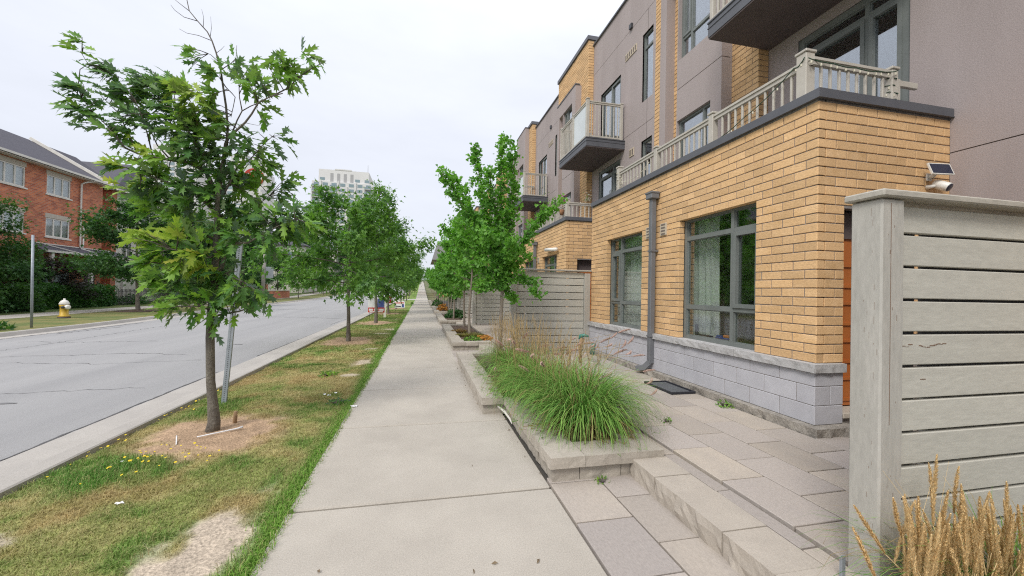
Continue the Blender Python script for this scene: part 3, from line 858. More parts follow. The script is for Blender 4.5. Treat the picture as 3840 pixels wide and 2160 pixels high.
def window(parent, X, u0, u1, v0, v1, vert=(), hor=(), sash=(), dep=.10, glass='glass', fw=.05, curtains=(), name='window', blind=None, skip_h=()):
    """street-facing window; vert / hor = mullion positions; sash = (col, row) cells with an opening frame"""
    mb = MB(); x0, x1 = X + dep, X + dep + .07
    mb.box(x0, x1, u0, u0 + fw, v0, v1); mb.box(x0, x1, u1 - fw, u1, v0, v1)
    mb.box(x0, x1, u0 + fw, u1 - fw, v0, v0 + fw); mb.box(x0, x1, u0 + fw, u1 - fw, v1 - fw, v1)
    for m_ in vert: mb.box(x0 + .003, x1, m_ - .027, m_ + .027, v0 + fw, v1 - fw)
    us = [u0] + sorted(vert) + [u1]; vz = [v0] + sorted(hor) + [v1]
    for i in range(len(us) - 1):
        a = us[i] + (fw if i == 0 else .027); b = us[i + 1] - (fw if i == len(us) - 2 else .027)
        for m_ in hor:
            mb.box(x0 + .006, x1, a, b, m_ - .027, m_ + .027)
    cells = []
    for i in range(len(us) - 1):
        for j in range(len(vz) - 1):
            a = us[i] + (fw if i == 0 else .027); b = us[i + 1] - (fw if i == len(us) - 2 else .027)
            c = vz[j] + (fw if j == 0 else .027); d = vz[j + 1] - (fw if j == len(vz) - 2 else .027)
            s = .012
            if (i, j) in sash:
                w = .05
                mb.box(x0 - .012, x1, a, a + w, c, d); mb.box(x0 - .012, x1, b - w, b, c, d)
                mb.box(x0 - .012, x1, a + w, b - w, c, c + w); mb.box(x0 - .012, x1, a + w, b - w, d - w, d)
                s = w
            cells.append((a + s, b - s, c + s, d - s))
            # glazing bead
            for q in ((a, a + .012, c, d), (b - .012, b, c, d)): mb.box(x0 + .02, x1, *q)
            for q in ((a, b, c, c + .012), (a, b, d - .012, d)): mb.box(x0 + .0215, x1, *q)
    o = mb.build(name, K['frame'], parent)
    for a, b, c, d in cells:
        pm = MB(); pm.box(x0 + .034, x0 + .040, a - .004, b + .004, c - .004, d + .004)
        pm.build('pane', K[glass], o)
    for (a, b) in curtains:
        cm = MB(); n = int((b - a) / .022); V = []
        for i in range(n + 1):
            u = a + (b - a) * i / n
            dd = .20 + .028 * math.sin(u * 46) + .015 * math.sin(u * 23 + 1)
            V += [(X + dep + dd + .03, u, v0 - .1), (X + dep + dd, u, v1 + .03)]
        cm.add(V, [(2 * i, 2 * i + 1, 2 * i + 3, 2 * i + 2) for i in range(n)], 0, True)
        cm.build('curtain', K['curtain'], o)
    if blind:
        bm = MB(); bm.box(X + dep + .14, X + dep + .15, u0 - .02, u1 + .02, blind, v1 + .02); bm.build('blind', K['blind'], o)
    return o
def room(mb, X, u0, u1, v0, v1, deep=2.4):
    x0, x1 = X + .101, X + deep
    a, b, c, d = u0, u1, v0, v1
    mb.quad((x1, a, c), (x1, b, c), (x1, b, d), (x1, a, d)); mb.quad((x0, a, c), (x1, a, c), (x1, a, d), (x0, a, d))
    mb.quad((x0, b, c), (x0, b, d), (x1, b, d), (x1, b, c)); mb.quad((x0, a, c), (x0, b, c), (x1, b, c), (x1, a, c)); mb.quad((x0, a, d), (x1, a, d), (x1, b, d), (x0, b, d))
_bal = {}
def baluster(parent, x, y, z0, z1, s=.03, mt='rail'):
    me = block_mesh('baluster', s, s, z1 - z0, .004, K[mt]); obj('baluster', me, parent, (x, y, (z0 + z1) / 2))
def railing(parent, name, pts, z0, zt, posts, base, gap=.115, s=.026, endpost=True, fine=True, top=.052, skip=None):
    """handrail run through pts (list of (x, y)); balusters and posts are sub-parts"""
    mb = MB()
    for a, b in zip(pts[:-1], pts[1:]):
        mb.bar((a[0], a[1], zt - top / 2), (b[0], b[1], zt - top / 2), .072, top * .55); mb.bar((a[0], a[1], zt - top - .012), (b[0], b[1], zt - top - .012), .045, .045)
        mb.bar((a[0], a[1], z0 + .03), (b[0], b[1], z0 + .03), .045, .04)
    o = mb.build(name, K['rail'], parent)
    jm = MB()
    for si, (a, b) in enumerate(zip(pts[:-1], pts[1:])):
        Ls = math.dist(a, b); n = int(round(Ls / gap))
        for i in range(1, n):
            t = i / n; x, y = a[0] + (b[0] - a[0]) * t, a[1] + (b[1] - a[1]) * t
            if any(math.dist((x, y), p[:2]) < .075 for p in posts): continue
            if skip and skip(x, y): continue
            if fine: baluster(o, x, y, z0 + .03, zt - top, s)
            else: jm.box(x - s / 2, x + s / 2, y - s / 2, y + s / 2, z0 + .03, zt - top)
    if jm.V: jm.build('baluster_row', K['rail'], o, kind='stuff')
    for p in posts:
        w = p[2] if len(p) > 2 else .1; h = p[3] if len(p) > 3 else zt + .07
        pm = MB(); pm.box(p[0] - w / 2, p[0] + w / 2, p[1] - w / 2, p[1] + w / 2, base, h - .03, 0, .006)
        pm.box(p[0] - w / 2 - .012, p[0] + w / 2 + .012, p[1] - w / 2 - .012, p[1] + w / 2 + .012, h - .03, h, 0, .006)
        pm.build('rail_post', K['rail'], o)
    return o
def vent(parent, X, u0, u1, v0, v1, n=5, vertical=True):
    mb = MB(); mb.box(X - .02, X + .02, u0, u1, v0, v1, 0, .004)
    L_ = (u1 - u0) if vertical else (v1 - v0)
    for i in range(n):
        c = (i + .5) / n
        if vertical: mb.box(X - .0225, X, u0 + (u1 - u0) * (c - .28 / n), u0 + (u1 - u0) * (c + .28 / n), v0 + .03, v1 - .03, 1)
        else: mb.box(X - .0225, X, u0 + .03, u1 - .03, v0 + (v1 - v0) * (c - .25 / n), v0 + (v1 - v0) * (c + .25 / n), 1)
    mb.build('vent', [K['vent'], K['ventslot']], parent)

S, B, FR, XF = 5.62, 5.42, 5.20, 3.83
UL = {0: 'yellow brick townhouse behind the near grey fence, out of view on the right',
      1: 'nearest yellow brick townhouse, with two ground windows, a downspout and a railed terrace',
      2: 'second yellow brick townhouse along the row, with flowers on its terrace rail',
      3: 'third yellow brick townhouse along, its upper bay in brown stucco up to the roof'}
def townhouse(k):
    y0 = 3.2 + PER * (k - 1); fine = 1 <= k <= 3
    zb = gz(y0 + 3)
    T = thing('townhouse', UL.get(k, 'far yellow brick townhouse further along the terrace beyond the ginkgo trees'), 'townhouse', (5.62, y0, 0), 'yellow brick townhouses along the sidewalk')
    Y = lambda v: y0 + v
    ye = Y(5.42)
    R = []; mo = MB(); rm = MB(); st = MB()
    # ---- ground-floor bay
    wA = (Y(.75), Y(2.19), .836, 2.65); wB = (Y(3.25), Y(4.63), .836, 2.65)
    R += bricks('x', XF, Y(.004), ye, .84, 3.476, (wA, wB), 0)
    door = (4.17, 5.15, 0.33, 2.40)
    R += bricks('y', Y(0), XF + .004, S, .84, 3.476, (door,), .17)
    gr = lambda *o: tuple((q[0] - .005, q[1] + .005, q[2] - .005, q[3] + .005) for q in o)
    panel(mo, 'x', XF, Y(.012), ye, .75, 3.478, gr(wA, wB), .008, .088)
    panel(mo, 'y', Y(0), XF + .11, S + .1, .15, 3.478, gr(door), .008, .088)
    panel(mo, 'y', ye - .1, XF + .11, S + .1, .15, 3.478, (), 0, .098)
    # foundation and block base
    fm = MB()
    V, F = rock(3.695, 4.20, Y(-.135), Y(5.46), .0, .232, .045, ('-x', '-y'), .07, k, 90); fm.add(V, F)
    V, F = rock(4.205, S - .003, Y(-.10), Y(.25), .0, .19, .015, ('-y',), .12, k + 3); fm.add(V, F)
    fm.build('foundation', K['found'], T)
    zr = [.235, .425, .615, .752]
    if fine:
        for r in range(3):
            n = 0; u = Y(-.03) + (0.0 if r % 2 == 0 else -.20)
            while u < ye:
                a, b = max(u, Y(-.03)), min(u + .394, ye)
                if b - a > .05: block('concrete_block', 3.785, 3.92, a + (.0 if a > Y(-.02) else .004), b, zr[r], zr[r + 1] - .006, .004, K['block'], T)
                u += .40
            for a, b in (((3.789, 3.975), (3.981, 4.138)) if r % 2 else ((3.789, 4.138),)):
                block('concrete_block', a, b, Y(-.03), Y(.10), zr[r], zr[r + 1] - .006, .004, K['block'], T)
        mo.box(3.79, 3.93, Y(.0), ye, .235, .75); mo.box(3.80, 4.13, Y(-.024), Y(.1), .235, .75)
        ss = [-.06, .98, 1.62, 2.9, 4.1, 5.42]
        for a, b in zip(ss[:-1], ss[1:]):
            rock_piece('sill_stone', T, K['sill'], 3.75, 3.93, Y(a), Y(b) - .006, .752, .836, .020, ('-x',), .05, k)
        rock_piece('sill_stone', T, K['sill'], 3.755, 4.145, Y(-.062), Y(-.001), .752, .8355, .016, ('-y', '+x'), .05, k + 9)
    else:
        bm = MB(); bm.box(3.785, 3.92, Y(-.03), ye, .235, .75); bm.box(3.789, 4.138, Y(-.03), Y(.1), .235, .75); bm.build('block_base', K['block'], T)
        bm = MB(); bm.box(3.75, 3.93, Y(-.06), ye, .752, .836); bm.build('sill_course', K['sill'], T)
    # door in the side of the bay
    dm = MB(); dm.box(door[0] + .05, door[1] - .05, Y(.17), Y(.22), door[2] + .02, 2.12)
    for z in (.40, .62, .80, 1.02, 1.2, 1.42, 1.6, 1.82):
        dm.box(door[0] + .06, door[1] - .06, Y(.155), Y(.17), z, z + .03)
    dm.build('door', K['door'], T)
    dm = MB(); dm.box(door[0], door[0] + .05, Y(.15), Y(.25), door[2], door[3]); dm.box(door[1] - .05, door[1], Y(.15), Y(.25), door[2], door[3])
    dm.box(door[0] + .05, door[1] - .05, Y(.15), Y(.25), 2.12, 2.40); dm.build('door_frame', K['soffit'], T)
    dm = MB(); dm.box(door[0] - .02, door[1] + .02, Y(-.03), Y(.25), .28, .335, 0, .006); dm.build('door_step', K['lint'], T)
    # windows of the bay
    window(T, XF, *wA, vert=(Y(1.23),), hor=(1.31, 2.34), sash=((0, 1),), curtains=((Y(1.72), Y(2.32)),))
    window(T, XF, *wB, vert=(Y(4.19),), hor=(1.31, 2.34), sash=((1, 1),), curtains=((Y(3.35), Y(4.75)),))
    room(rm, XF, Y(.3), Y(2.6), .5, 2.9, 3.2); room(rm, XF, Y(2.9), Y(5.2), .5, 2.9, 3.2)
    # coping of the terrace and its floor
    cm = MB()
    for z0, z1, e in ((3.486, 3.572, 0), (3.478, 3.486, .006)):
        cm.box(3.795 - e, 3.97, Y(-.035 - e), ye - .002, z0, z1); cm.box(3.97, S - .004, Y(-.035 - e), Y(.12), z0, z1)
    cm.build('coping', K['cap'], T)
    cm = MB(); cm.box(3.93, S, Y(.1), ye, 3.25, 3.30); cm.build('terrace_floor', K['membrane'], T)
    # terrace railing
    px_ = 3.97
    posts = [(px_, Y(.27), .118, 4.12), (px_, Y(1.66), .09, 4.07), (px_, Y(3.03), .09, 4.07), (px_, Y(4.38), .10, 4.12), (5.06, Y(.2), .09, 4.06)]
    railing(T, 'terrace_railing', [(px_, Y(4.38)), (px_, Y(.2)), (5.06, Y(.2))], 3.57, 4.03, posts, 3.30, fine=fine)
    # downspout and leader head
    dp = MB()
    dp.box(3.665, 3.815, Y(2.70), Y(2.88), 3.08, 3.17, 0, .01); dp.box(3.655, 3.82, Y(2.69), Y(2.89), 3.165, 3.195, 0, .006)
    dp.box(3.705, 3.79, Y(2.745), Y(2.835), .34, 3.085, 0, .008)
    dp.bar((3.745, Y(2.79), .37), (3.67, Y(2.87), .25), .09, .085); dp.bar((3.68, Y(2.86), .262), (3.59, Y(2.96), .232), .09, .08)
    for z in (.78, 2.2): dp.box(3.698, 3.83, Y(2.73), Y(2.85), z, z + .025)
    dp.build('downspout', K['pipe'], T)
    vent(T, XF, Y(2.935), Y(3.10), 2.45, 2.65, 4, False); vent(T, XF, Y(2.50), Y(2.67), 2.45, 2.65, 4, False)
    # ---- upper storeys: stucco plane
    pw = (Y(.38), Y(1.84), 3.36, 5.45); d3 = (Y(.43), Y(1.77), 5.90, 7.97); nw = (Y(-1.26), Y(-.75), 6.57, 8.37); lw = (Y(-1.26), Y(-.75), 4.15, 5.53)
    panel(st, 'x', S, Y(-1.68), Y(2.38), 3.3, 9.95, (pw, d3, nw, lw), 0, .1, gu=(Y(-1.22) - .5 + .5,) if False else (), gv=(5.956, 8.93))
    st2 = MB()
    panel(st, 'x', S, Y(-1.68), Y(-.0), .0, 3.3, (), 0, .1, gv=(3.10,))
    st.build('stucco_wall', K['stucco'], T)
    bk = MB()
    panel(bk, 'x', S, Y(-1.68), Y(2.38), 3.0, 9.9, (pw, d3, nw, lw), .012, .09); bk.build('joint_backing', K['groove'], T)
    for za, zb_ in ((8.37, 8.93), (5.53, 6.57)):
        gm = MB(); gm.box(S - .0015, S + .05, Y(-1.01) - .006, Y(-1.01) + .006, za, zb_); gm.build('control_joint', K['groove'], T)
    window(T, S, *pw, vert=(Y(.87),), hor=(5.20,), sash=((0, 0), (1, 0)), dep=.02, glass='skyglass', fw=.09)
    window(T, S, *d3, vert=(Y(1.1),), dep=.05, glass='skyglass', sash=((0, 0),), curtains=((Y(.5), Y(.8)),))
    window(T, S, *nw, hor=(8.0,), dep=.05, glass='skyglass', blind=7.2, fw=.045); window(T, S, *lw, hor=(5.1,), dep=.05, glass='skyglass', fw=.045)
    room(rm, S, Y(-1.5), Y(2.3), 3.31, 5.6); room(rm, S, Y(-1.5), Y(2.3), 5.85, 8.6)
    vent(T, S, Y(-.46), Y(.16), 8.165, 8.36, 6); vent(T, S, Y(-.40), Y(-.15), 5.30, 5.52, 2)
    vm = MB(); vm.box(S - .06, S + .03, Y(-.23), Y(-.10), 8.93, 9.06); vm.build('exhaust_hood', K['dkmetal'], T)
    rf = MB(); rf.box(S - .05, S + .2, Y(-1.68), Y(2.38), 9.95, 10.0); rf.build('roof_coping', K['cap'], T)
    # ---- brick mass with its stucco frame
    bx0, bx1, fn0, fn1, bm0, bm1 = Y(2.97), Y(4.27), Y(4.68), Y(4.90), 8.376, 8.888
    full = k == 3
    if full: bm1 = 10.16
    bw = (Y(3.3), Y(4.25), 6.42, 8.376); lo = (Y(3.25), Y(4.25), 3.95, 5.15)
    hole = (Y(2.99), Y(4.26), 3.3, bm1 - .02)
    R += bricks('x', B, Y(2.384), Y(5.45), 3.3, 10.155, (hole, (fn0 + .02, fn1 - .02, 3.3, bm1 - .02)) + (((Y(2.99), Y(4.88), 8.4, bm1 - .02),) if full else ()), 0)
    R += bricks('y', Y(2.38), B + .004, S, 3.3, 10.155, (), .1)
    panel(mo, 'x', B, Y(2.392), Y(5.45), 3.3, 10.155, gr(hole), .008, .1); panel(mo, 'y', Y(2.38), B + .11, S + .1, 3.3, 10.155, (), .008, .09)
    panel(mo, 'y', Y(5.36), B + .1, S + .1, 3.3, 10.155, (), 0, .09)
    fr = MB()
    panel(fr, 'x', FR, bx0, bx1, 3.3, bm0, (bw, lo), 0, .18, gv=(5.815,), gw=.014)
    fr.box(FR + .18, B + .09, bx0, bx0 + .2, 3.3, bm0); fr.box(FR + .18, B + .09, bx1 - .02, bx1, 3.3, bm0)
    fr.box(FR + .002, B + .05, fn0, fn1, 3.3, bm0); fr.box(FR, B + .09, bx0, fn1, bm0, bm1)
    fr.build('stucco_frame', K['stucco'], T)
    bj = MB(); bj.box(FR + .012, FR + .15, bx0 + .01, bx1 - .01, 5.80, 5.83); bj.build('joint_backing', K['groove'], T)
    window(T, FR, *bw, vert=(Y(3.93),), hor=(6.89,), dep=.09, glass='skyglass', sash=((1, 1),)); window(T, FR, *lo, vert=(Y(3.51),), dep=.06, glass='skyglass')
    room(rm, FR + .1, Y(2.98), Y(4.26), 3.31, 5.6); room(rm, FR + .1, Y(2.98), Y(4.26), 5.9, 8.6)
    rf = MB(); rf.box(B - .05, B + .35, Y(2.34), Y(5.48), 10.157, 10.29); rf.box(FR - .02, B - .052, bx0 - .02, fn1 + .02, bm1, bm1 + .04); rf.build('parapet_cap', K['cap'], T)
    # ---- balcony
    a, b = Y(.13), Y(2.37)
    bb = MB(); bb.box(4.43, S - .003, a, b, 5.64, 5.88); bb.box(4.42, S - .003, a - .01, b + .008, 5.78, 5.795); bb.box(4.415, S - .003, a - .015, b + .008, 5.862, 5.885)
    Bo = bb.build('balcony', K['cap'], T)
    bb = MB(); bb.box(4.44, S - .004, a + .01, b - .01, 5.615, 5.639); bb.build('soffit', K['soffit'], Bo)
    posts = [(4.48, a + .05, .09, 6.99), (4.48, Y(1.24), .07, 6.97), (4.48, b - .05, .07, 6.98), (5.52, a + .05, .08, 6.96)]
    if k == 3:
        glz = None
    rl = railing(T, 'balcony_railing', [(5.52, a + .05), (4.48, a + .05), (4.48, b - .05)], 5.90, 6.94, posts, 5.88, gap=.11, fine=fine, s=.026,
                 skip=lambda x, y: x < 4.6 and a + .1 < y < Y(1.24))
    gp = MB(); gp.box(4.475, 4.485, a + .1, Y(1.2), 5.98, 6.86); gp.build('frosted_panel', K['frost'], rl)
    rb = railing(T, 'balcony_railing', [(4.48, b - .05), (5.55, b - .05)], 5.90, 6.94, [], 5.88, gap=.11, fine=fine, s=.026)
    # body
    lay(R, T, 300 if fine else 0)
    mo.build('brick_backing', K['mortar'], T); rm.build('room', K['room'], T)
    bo = MB(); bo.box(S + .06, 15, Y(-1.68), Y(5.45), 9.80, 9.90); bo.box(9, 15, Y(-1.68), Y(5.45), 0, 9.79); bo.box(B + .1, S + .3, Y(2.4), Y(5.4), 9.9, 10.15)
    bo.build('roof', K['membrane'], T)
    return T
TH = {}
for k in range(0, 8):
    TH[k] = townhouse(k)
# ================================================================== patios, steps, planters
patio = sweep('patio', [(1.0, -.03), (5.7, -.03)], K['bed'], ys=[-4, 10, 20, 58], kind='structure')
def paver(x0, x1, y0, y1, zt, th=.06, g=.006, c=.004, m='paver'):
    o = block('paver', x0 + g, x1 - g, y0 + g, y1 - g, zt - th, zt + random.uniform(-.0015, .0015), c, K[m], patio)
    return o
def unit_ground(k, dx, fine):
    """entrance walk, steps and patio of house k; dx = how far its beds stand nearer the street"""
    y0 = 3.2 + PER * (k - 1)
    Y = lambda v: y0 + v
    pb = MB(); pb.box(2.0 + dx, 5.61, Y(-2.0), Y(5.1), -.02, .088); pb.build('patio_base', K['bed'], patio)
    cols = [2.15 + dx, 2.53, 2.925, 3.30, 3.68, 4.06, 4.44, 4.82, 5.2, 5.6]
    for i in range(len(cols) - 1):
        yy = Y(-1.28) - (.29 if i % 2 else 0) - .58
        lim = Y(5.15) if i < 4 else Y(-.10)
        while yy < lim:
            a, b = max(yy, Y(-1.9)), min(yy + .58, lim)
            if b - a > .05: paver(cols[i], cols[i + 1], a, b, .15)
            yy += .58
    for a, b in ((-2.1, -1.45), (-1.45, -.82), (-.82, -.2), (-.2, .3), (.3, .9)): paver(2.01 + dx, 2.125 + dx, Y(a), Y(b), .146)
    for i, (a, b) in enumerate(((1.005 + dx, 1.42 + dx), (1.42 + dx, 1.735 + dx))):
        yy = Y(-2.9) + (.25 if i else 0)
        while yy < Y(-.2):
            p, q = max(yy, Y(-2.0)), min(yy + .535, Y(-.12))
            if q - p > .04: paver(a, b, p, q, .004)
            yy += .535
    js = [-2.05, -1.59, -1.24, -.815, -.56, -.21]
    for n, (a, b) in enumerate(zip(js[:-1], js[1:])):
        rock_piece('step_block', patio, K['step'], 1.70 + dx, 2.004 + dx, Y(a) + .003, Y(b) - .003, .0, .15 - (.004 if n % 2 else 0), .024, ('-x',), .045, n + k * 7)
unit_ground(1, 0, True)
unit_ground(2, -.27, True)
unit_ground(3, -.24, True)
unit_ground(4, -.2, False)

def planter(label, segs, soil, group='stone planters along the sidewalk'):
    """segs: (x0, x1, y0, y1, faces) cap stones, each over its own base stones"""
    c = soil[0]
    P = thing('planter', label, 'planter', ((soil[0] + soil[1]) / 2, (soil[2] + soil[3]) / 2, 0), group)
    for n, (x0, x1, y0, y1, fc, bx0, bx1, by0, by1) in enumerate(segs):
        rock_piece('cap_stone', P, K['coping'], x0 + .002, x1 - .002, y0 + .002, y1 - .002, .122, .208 + random.uniform(-.002, .002), .013, fc, .05, n * 3 + int(y0 * 10))
        rock_piece('base_stone', P, K['coping'], bx0 + .003, bx1 - .003, by0 + .003, by1 - .003, -.01, .12, .016, fc, .05, n * 5 + 1)
    mb = MB(); nx, ny = 14, max(6, int((soil[3] - soil[2]) / .12)); V = []
    for j in range(ny + 1):
        for i in range(nx + 1):
            x = soil[0] + (soil[1] - soil[0]) * i / nx; y_ = soil[2] + (soil[3] - soil[2]) * j / ny
            V.append((x, y_, .12 + .05 * float(fbm(x * 7, y_ * 7, sd=8)) + .02 * random.random()))
    mb.add(V, [(j * (nx + 1) + i, j * (nx + 1) + i + 1, (j + 1) * (nx + 1) + i + 1, (j + 1) * (nx + 1) + i) for j in range(ny) for i in range(nx)], 0, True)
    mb.build('soil', K['soil'], P, kind='stuff')
    return P
W_, F_ = ('-x',), ('-x', '-y')
planter('nearest stone planter at the sidewalk corner, under the tall fountain grass',
        [(1.0, 1.29, 2.95, 3.485, F_, 1.035, 1.26, 2.995, 3.4), (1.29, 1.99, 2.95, 3.25, ('-y',), 1.26, 1.62, 2.995, 3.2), (1.0, 1.29, 3.485, 4.12, W_, 1.035, 1.2, 3.4, 3.95), (1.0, 1.29, 4.12, 4.80, W_, 1.035, 1.2, 3.95, 4.8),
         (1.74, 1.99, 3.25, 3.9, ('-y',), 1.62, 1.985, 2.998, 3.2), (1.74, 1.99, 3.9, 4.8, (), 1.76, 1.98, 3.9, 4.8)], (1.2, 1.78, 3.2, 4.8))
planter('second stone planter, jutting out over the sidewalk beyond the nearest one',
        [(.73, .998, 4.77, 5.22, F_, .755, 1.075, 4.815, 5.2), (.73, 1.03, 5.22, 5.95, W_, .755, .95, 5.2, 5.9), (.73, 1.03, 5.95, 6.7, W_, .755, .95, 5.9, 6.6), (.73, 1.03, 6.7, 7.45, W_, .755, .95, 6.6, 7.4), (.73, 1.03, 7.45, 8.13, W_, .755, .95, 7.4, 8.1),
         (.73, 1.2, 8.13, 8.4, W_, .755, 1.2, 8.1, 8.38), (1.2, 1.75, 8.13, 8.4, ('-y',), 1.2, 1.74, 8.15, 8.38), (1.74, 1.99, 4.8, 5.9, (), 1.76, 1.98, 4.8, 5.9), (1.74, 1.99, 5.9, 7.0, (), 1.76, 1.98, 5.9, 7.0), (1.74, 1.99, 7.0, 8.13, (), 1.76, 1.98, 7.0, 8.13)], (.95, 1.78, 4.85, 8.2))
for k in range(2, 8):
    y0 = 3.2 + PER * (k - 1); a = y0 - .40; b = y0 + 5.05; x = .765 + .03 * (k - 2) * .3
    n = 7; st_ = (b - a - .6) / n
    segs = [(x, x + .32, a, a + .6, F_, x + .03, x + .3, a + .045, a + .5), (x + .32, x + .65, a, a + .28, ('-y',), x + .3, x + .62, a + .045, a + .24), (x + .65, 1.75, a, a + .28, ('-y',), x + .62, 1.74, a + .045, a + .24)]
    for i in range(n):
        segs.append((x, x + .29, a + .6 + st_ * i, a + .6 + st_ * (i + 1), W_, x + .03, x + .25, a + .6 + st_ * i, a + .6 + st_ * (i + 1)))
    segs.append((x + .29, 1.75, b - .28, b, ('-y',), x + .25, 1.74, b - .26, b - .02))
    planter({2: 'stone planter with the yellow-green tufts under the second and third ginkgo', 3: 'stone planter with the amber plant beyond the ginkgo tufts'}.get(k, 'distant low stone planter along the right sidewalk edge'), segs, (x + .2, 1.78, a + .2, b - .1))

# ================================================================== slat fences
def fence(y, x0, x1, label, near=False, low=False):
    T = thing('slat_fence', label, 'fence', ((x0 + x1) / 2, y, 0), 'grey slat privacy fences')
    pt = 1.972 if not low else 1.70
    me = block_mesh('post', .142, .142, pt - .10, .008, K['fencepost']); po = obj('post', me, T, (x0 + .07, y + .015, pt / 2 + .05))
    pe = 1.94
    me = block_mesh('post', .142, .142, pe - .12, .008, K['fencepost']); obj('post', me, T, (x1 - .07, y + .015, pe / 2 + .06))
    z = .19; n = 0
    while z < 1.90:
        h = .149 if z < 1.75 else min(.15, 1.955 - z)
        me = block_mesh('board', x1 - x0 - .29, .035, h, .004, K['fence'])
        obj('board', me, T, ((x0 + x1) / 2, y + .005, z + h / 2), (0, random.uniform(-.0015, .0015), 0)); z += .1635; n += 1
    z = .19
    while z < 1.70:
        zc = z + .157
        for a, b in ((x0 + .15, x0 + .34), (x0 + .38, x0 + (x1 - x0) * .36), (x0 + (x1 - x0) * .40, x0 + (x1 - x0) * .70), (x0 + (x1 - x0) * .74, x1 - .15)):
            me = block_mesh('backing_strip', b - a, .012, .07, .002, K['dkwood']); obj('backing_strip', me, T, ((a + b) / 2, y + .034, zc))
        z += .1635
    xs = [x0 + .16] + [x0 + .16 + (x1 - x0 - .32) * t for t in (.36, .70)] + [x1 - .16]
    for i, xx in enumerate(xs):
        me = block_mesh('stud', .09, .04, 1.72, .003, K['fence']); obj('stud', me, T, (xx, y + .045, .16 + .86))
    c0 = x0 - .025 if not low else x0 + .15
    me = block_mesh('cap_board', x1 - c0 + .02, .185, .036, .007, K['weath']); obj('cap_board', me, T, ((x1 + c0 + .02) / 2, y + .012, 1.974 + .019))
    if near:
        cm = MB(); rng_ = random.Random(3)
        # chipped paint and splits on the street face and front of the post, and a split in one board
        for i in range(34):
            z_ = rng_.uniform(.3, 1.9); face = rng_.random() < .75
            h = rng_.uniform(.004, .045) * (1 if z_ > 1.0 else .6); w = rng_.uniform(.0006, .0022)
            if face:
                yy = y + .015 - .071 + rng_.triangular(.004, .09, .03); cm.box(x0 - .0012, x0 + .001, yy, yy + w, z_, z_ + h)
            else:
                xx = x0 + rng_.uniform(.01, .135); yb = y + .015 - .071; cm.box(xx, xx + w * .7, yb - .0012, yb + .001, z_, z_ + h * .7)
        cm.box(x0 + .053, x0 + .0555, y - .0572, y - .055, .9, 1.95)
        yb = y + .005 - .0175
        for zc, a, b in ((1.265, .0, .10), (1.258, .16, .24), (1.272, .26, .33), (1.10, .17, .2)):
            x_ = x0 + .147 + a
            while x_ < x0 + .147 + b:
                l = rng_.uniform(.008, .03); zz = zc + rng_.uniform(-.006, .006); cm.box(x_, x_ + l, yb - .0012, yb + .001, zz, zz + rng_.uniform(.001, .005)); x_ += l * .8
        cm.build('bare_patch', K['chip'], T)
        nm_ = MB(); z = .19
        while z < 1.9:
            for xx in xs:
                for q in (.035, .11): nm_.disc((xx + rng_.uniform(-.01, .01), y - .0129, z + q + rng_.uniform(-.006, .006)), (0, -1, 0), .0042, 7)
            z += .1635
        nm_.build('nail_heads', K['dkwood'], T, kind='stuff')
    return T
fence(1.502, 2.11, 5.55, 'grey slat fence nearest the camera, its chipped post cropped by the right edge', near=True)
fence(8.64, 1.92, 3.80, 'grey slat fence behind the fountain grass, joining the near brick bay', low=True)
fence(15.78, 1.98, 3.78, 'grey slat fence between the second and third brick bays, behind the ginkgo trunks')
fence(22.92, 2.0, 3.78, 'third grey slat fence back, mostly behind dark shrubs')
fence(30.05, 2.0, 3.78, 'distant grey slat fence hidden among the ginkgos')

# ================================================================== small things on and by the near house
def solid(name, label, cat, loc, group=None): return thing(name, label, cat, loc, group)
# solar panel and camera on the brick return
T = thing('solar_panel', 'small white-rimmed solar panel on the brick side wall above the camera', 'solar panel', (5.36, 3.19, 2.98))
def tilt_box(mb, c, ax, ay, hx, hy, hz, m=0):
    ax = Vector(ax).normalized(); ay = Vector(ay).normalized(); az = ax.cross(ay).normalized(); ay = az.cross(ax)
    V = [Vector(c) + ax * hx * i + ay * hy * j + az * hz * q for q in (-1, 1) for j in (-1, 1) for i in (-1, 1)]
    mb.add(V, [(0, 2, 3, 1), (4, 5, 7, 6), (0, 1, 5, 4), (1, 3, 7, 5), (3, 2, 6, 7), (2, 0, 4, 6)], m)
pc = at(3527, 634, 3.09); pax, pay = (.96, -.22, -.03), (-.16, .42, .89)
mb = MB(); tilt_box(mb, pc, pax, pay, .115, .07, .008); mb.build('frame', K['pvwhite'], T)
nrm = Vector(pax).normalized().cross(Vector(pay).normalized())
mb = MB(); tilt_box(mb, pc + nrm * .0075, pax, pay, .106, .061, .002)
tilt_box(mb, pc - nrm * .0075, pax, pay, .106, .061, .002); mb.build('cell', K['solar'], T)
mb = MB(); mb.tube([(pc.x + .0, 3.19, pc.z - .06), (pc.x + .0, 3.15, pc.z - .055), pc - nrm * .02], [.022, .02, .016], 8); mb.box(pc.x - .035, pc.x + .035, 3.18, 3.198, pc.z - .10, pc.z - .02, 0, .006); mb.build('bracket', K['pvwhite'], T)
T = thing('security_camera', 'white bullet camera on the brick side wall under the solar panel', 'camera', (5.40, 3.19, 2.66))
d = Vector((.12, -.85, -.50)).normalized(); c = at(3533, 696, 3.10)
mb = MB(); mb.tube([c - d * .075, c - d * .068, c - d * .02, c + d * .06, c + d * .066], [.03, .043, .047, .047, .044], 16); mb.build('housing', K['pvwhite'], T)
mb = MB(); mb.tube([c + d * .064, c + d * .069, c + d * .07], [.044, .04, .01], 16); mb.build('lens', K['solar'], T)
mb = MB(); mb.tube([(c.x - .06, 3.195, c.z), (c.x - .055, 3.15, c.z), c - d * .03], [.026, .018, .02], 10); mb.build('mount', K['pvwhite'], T)

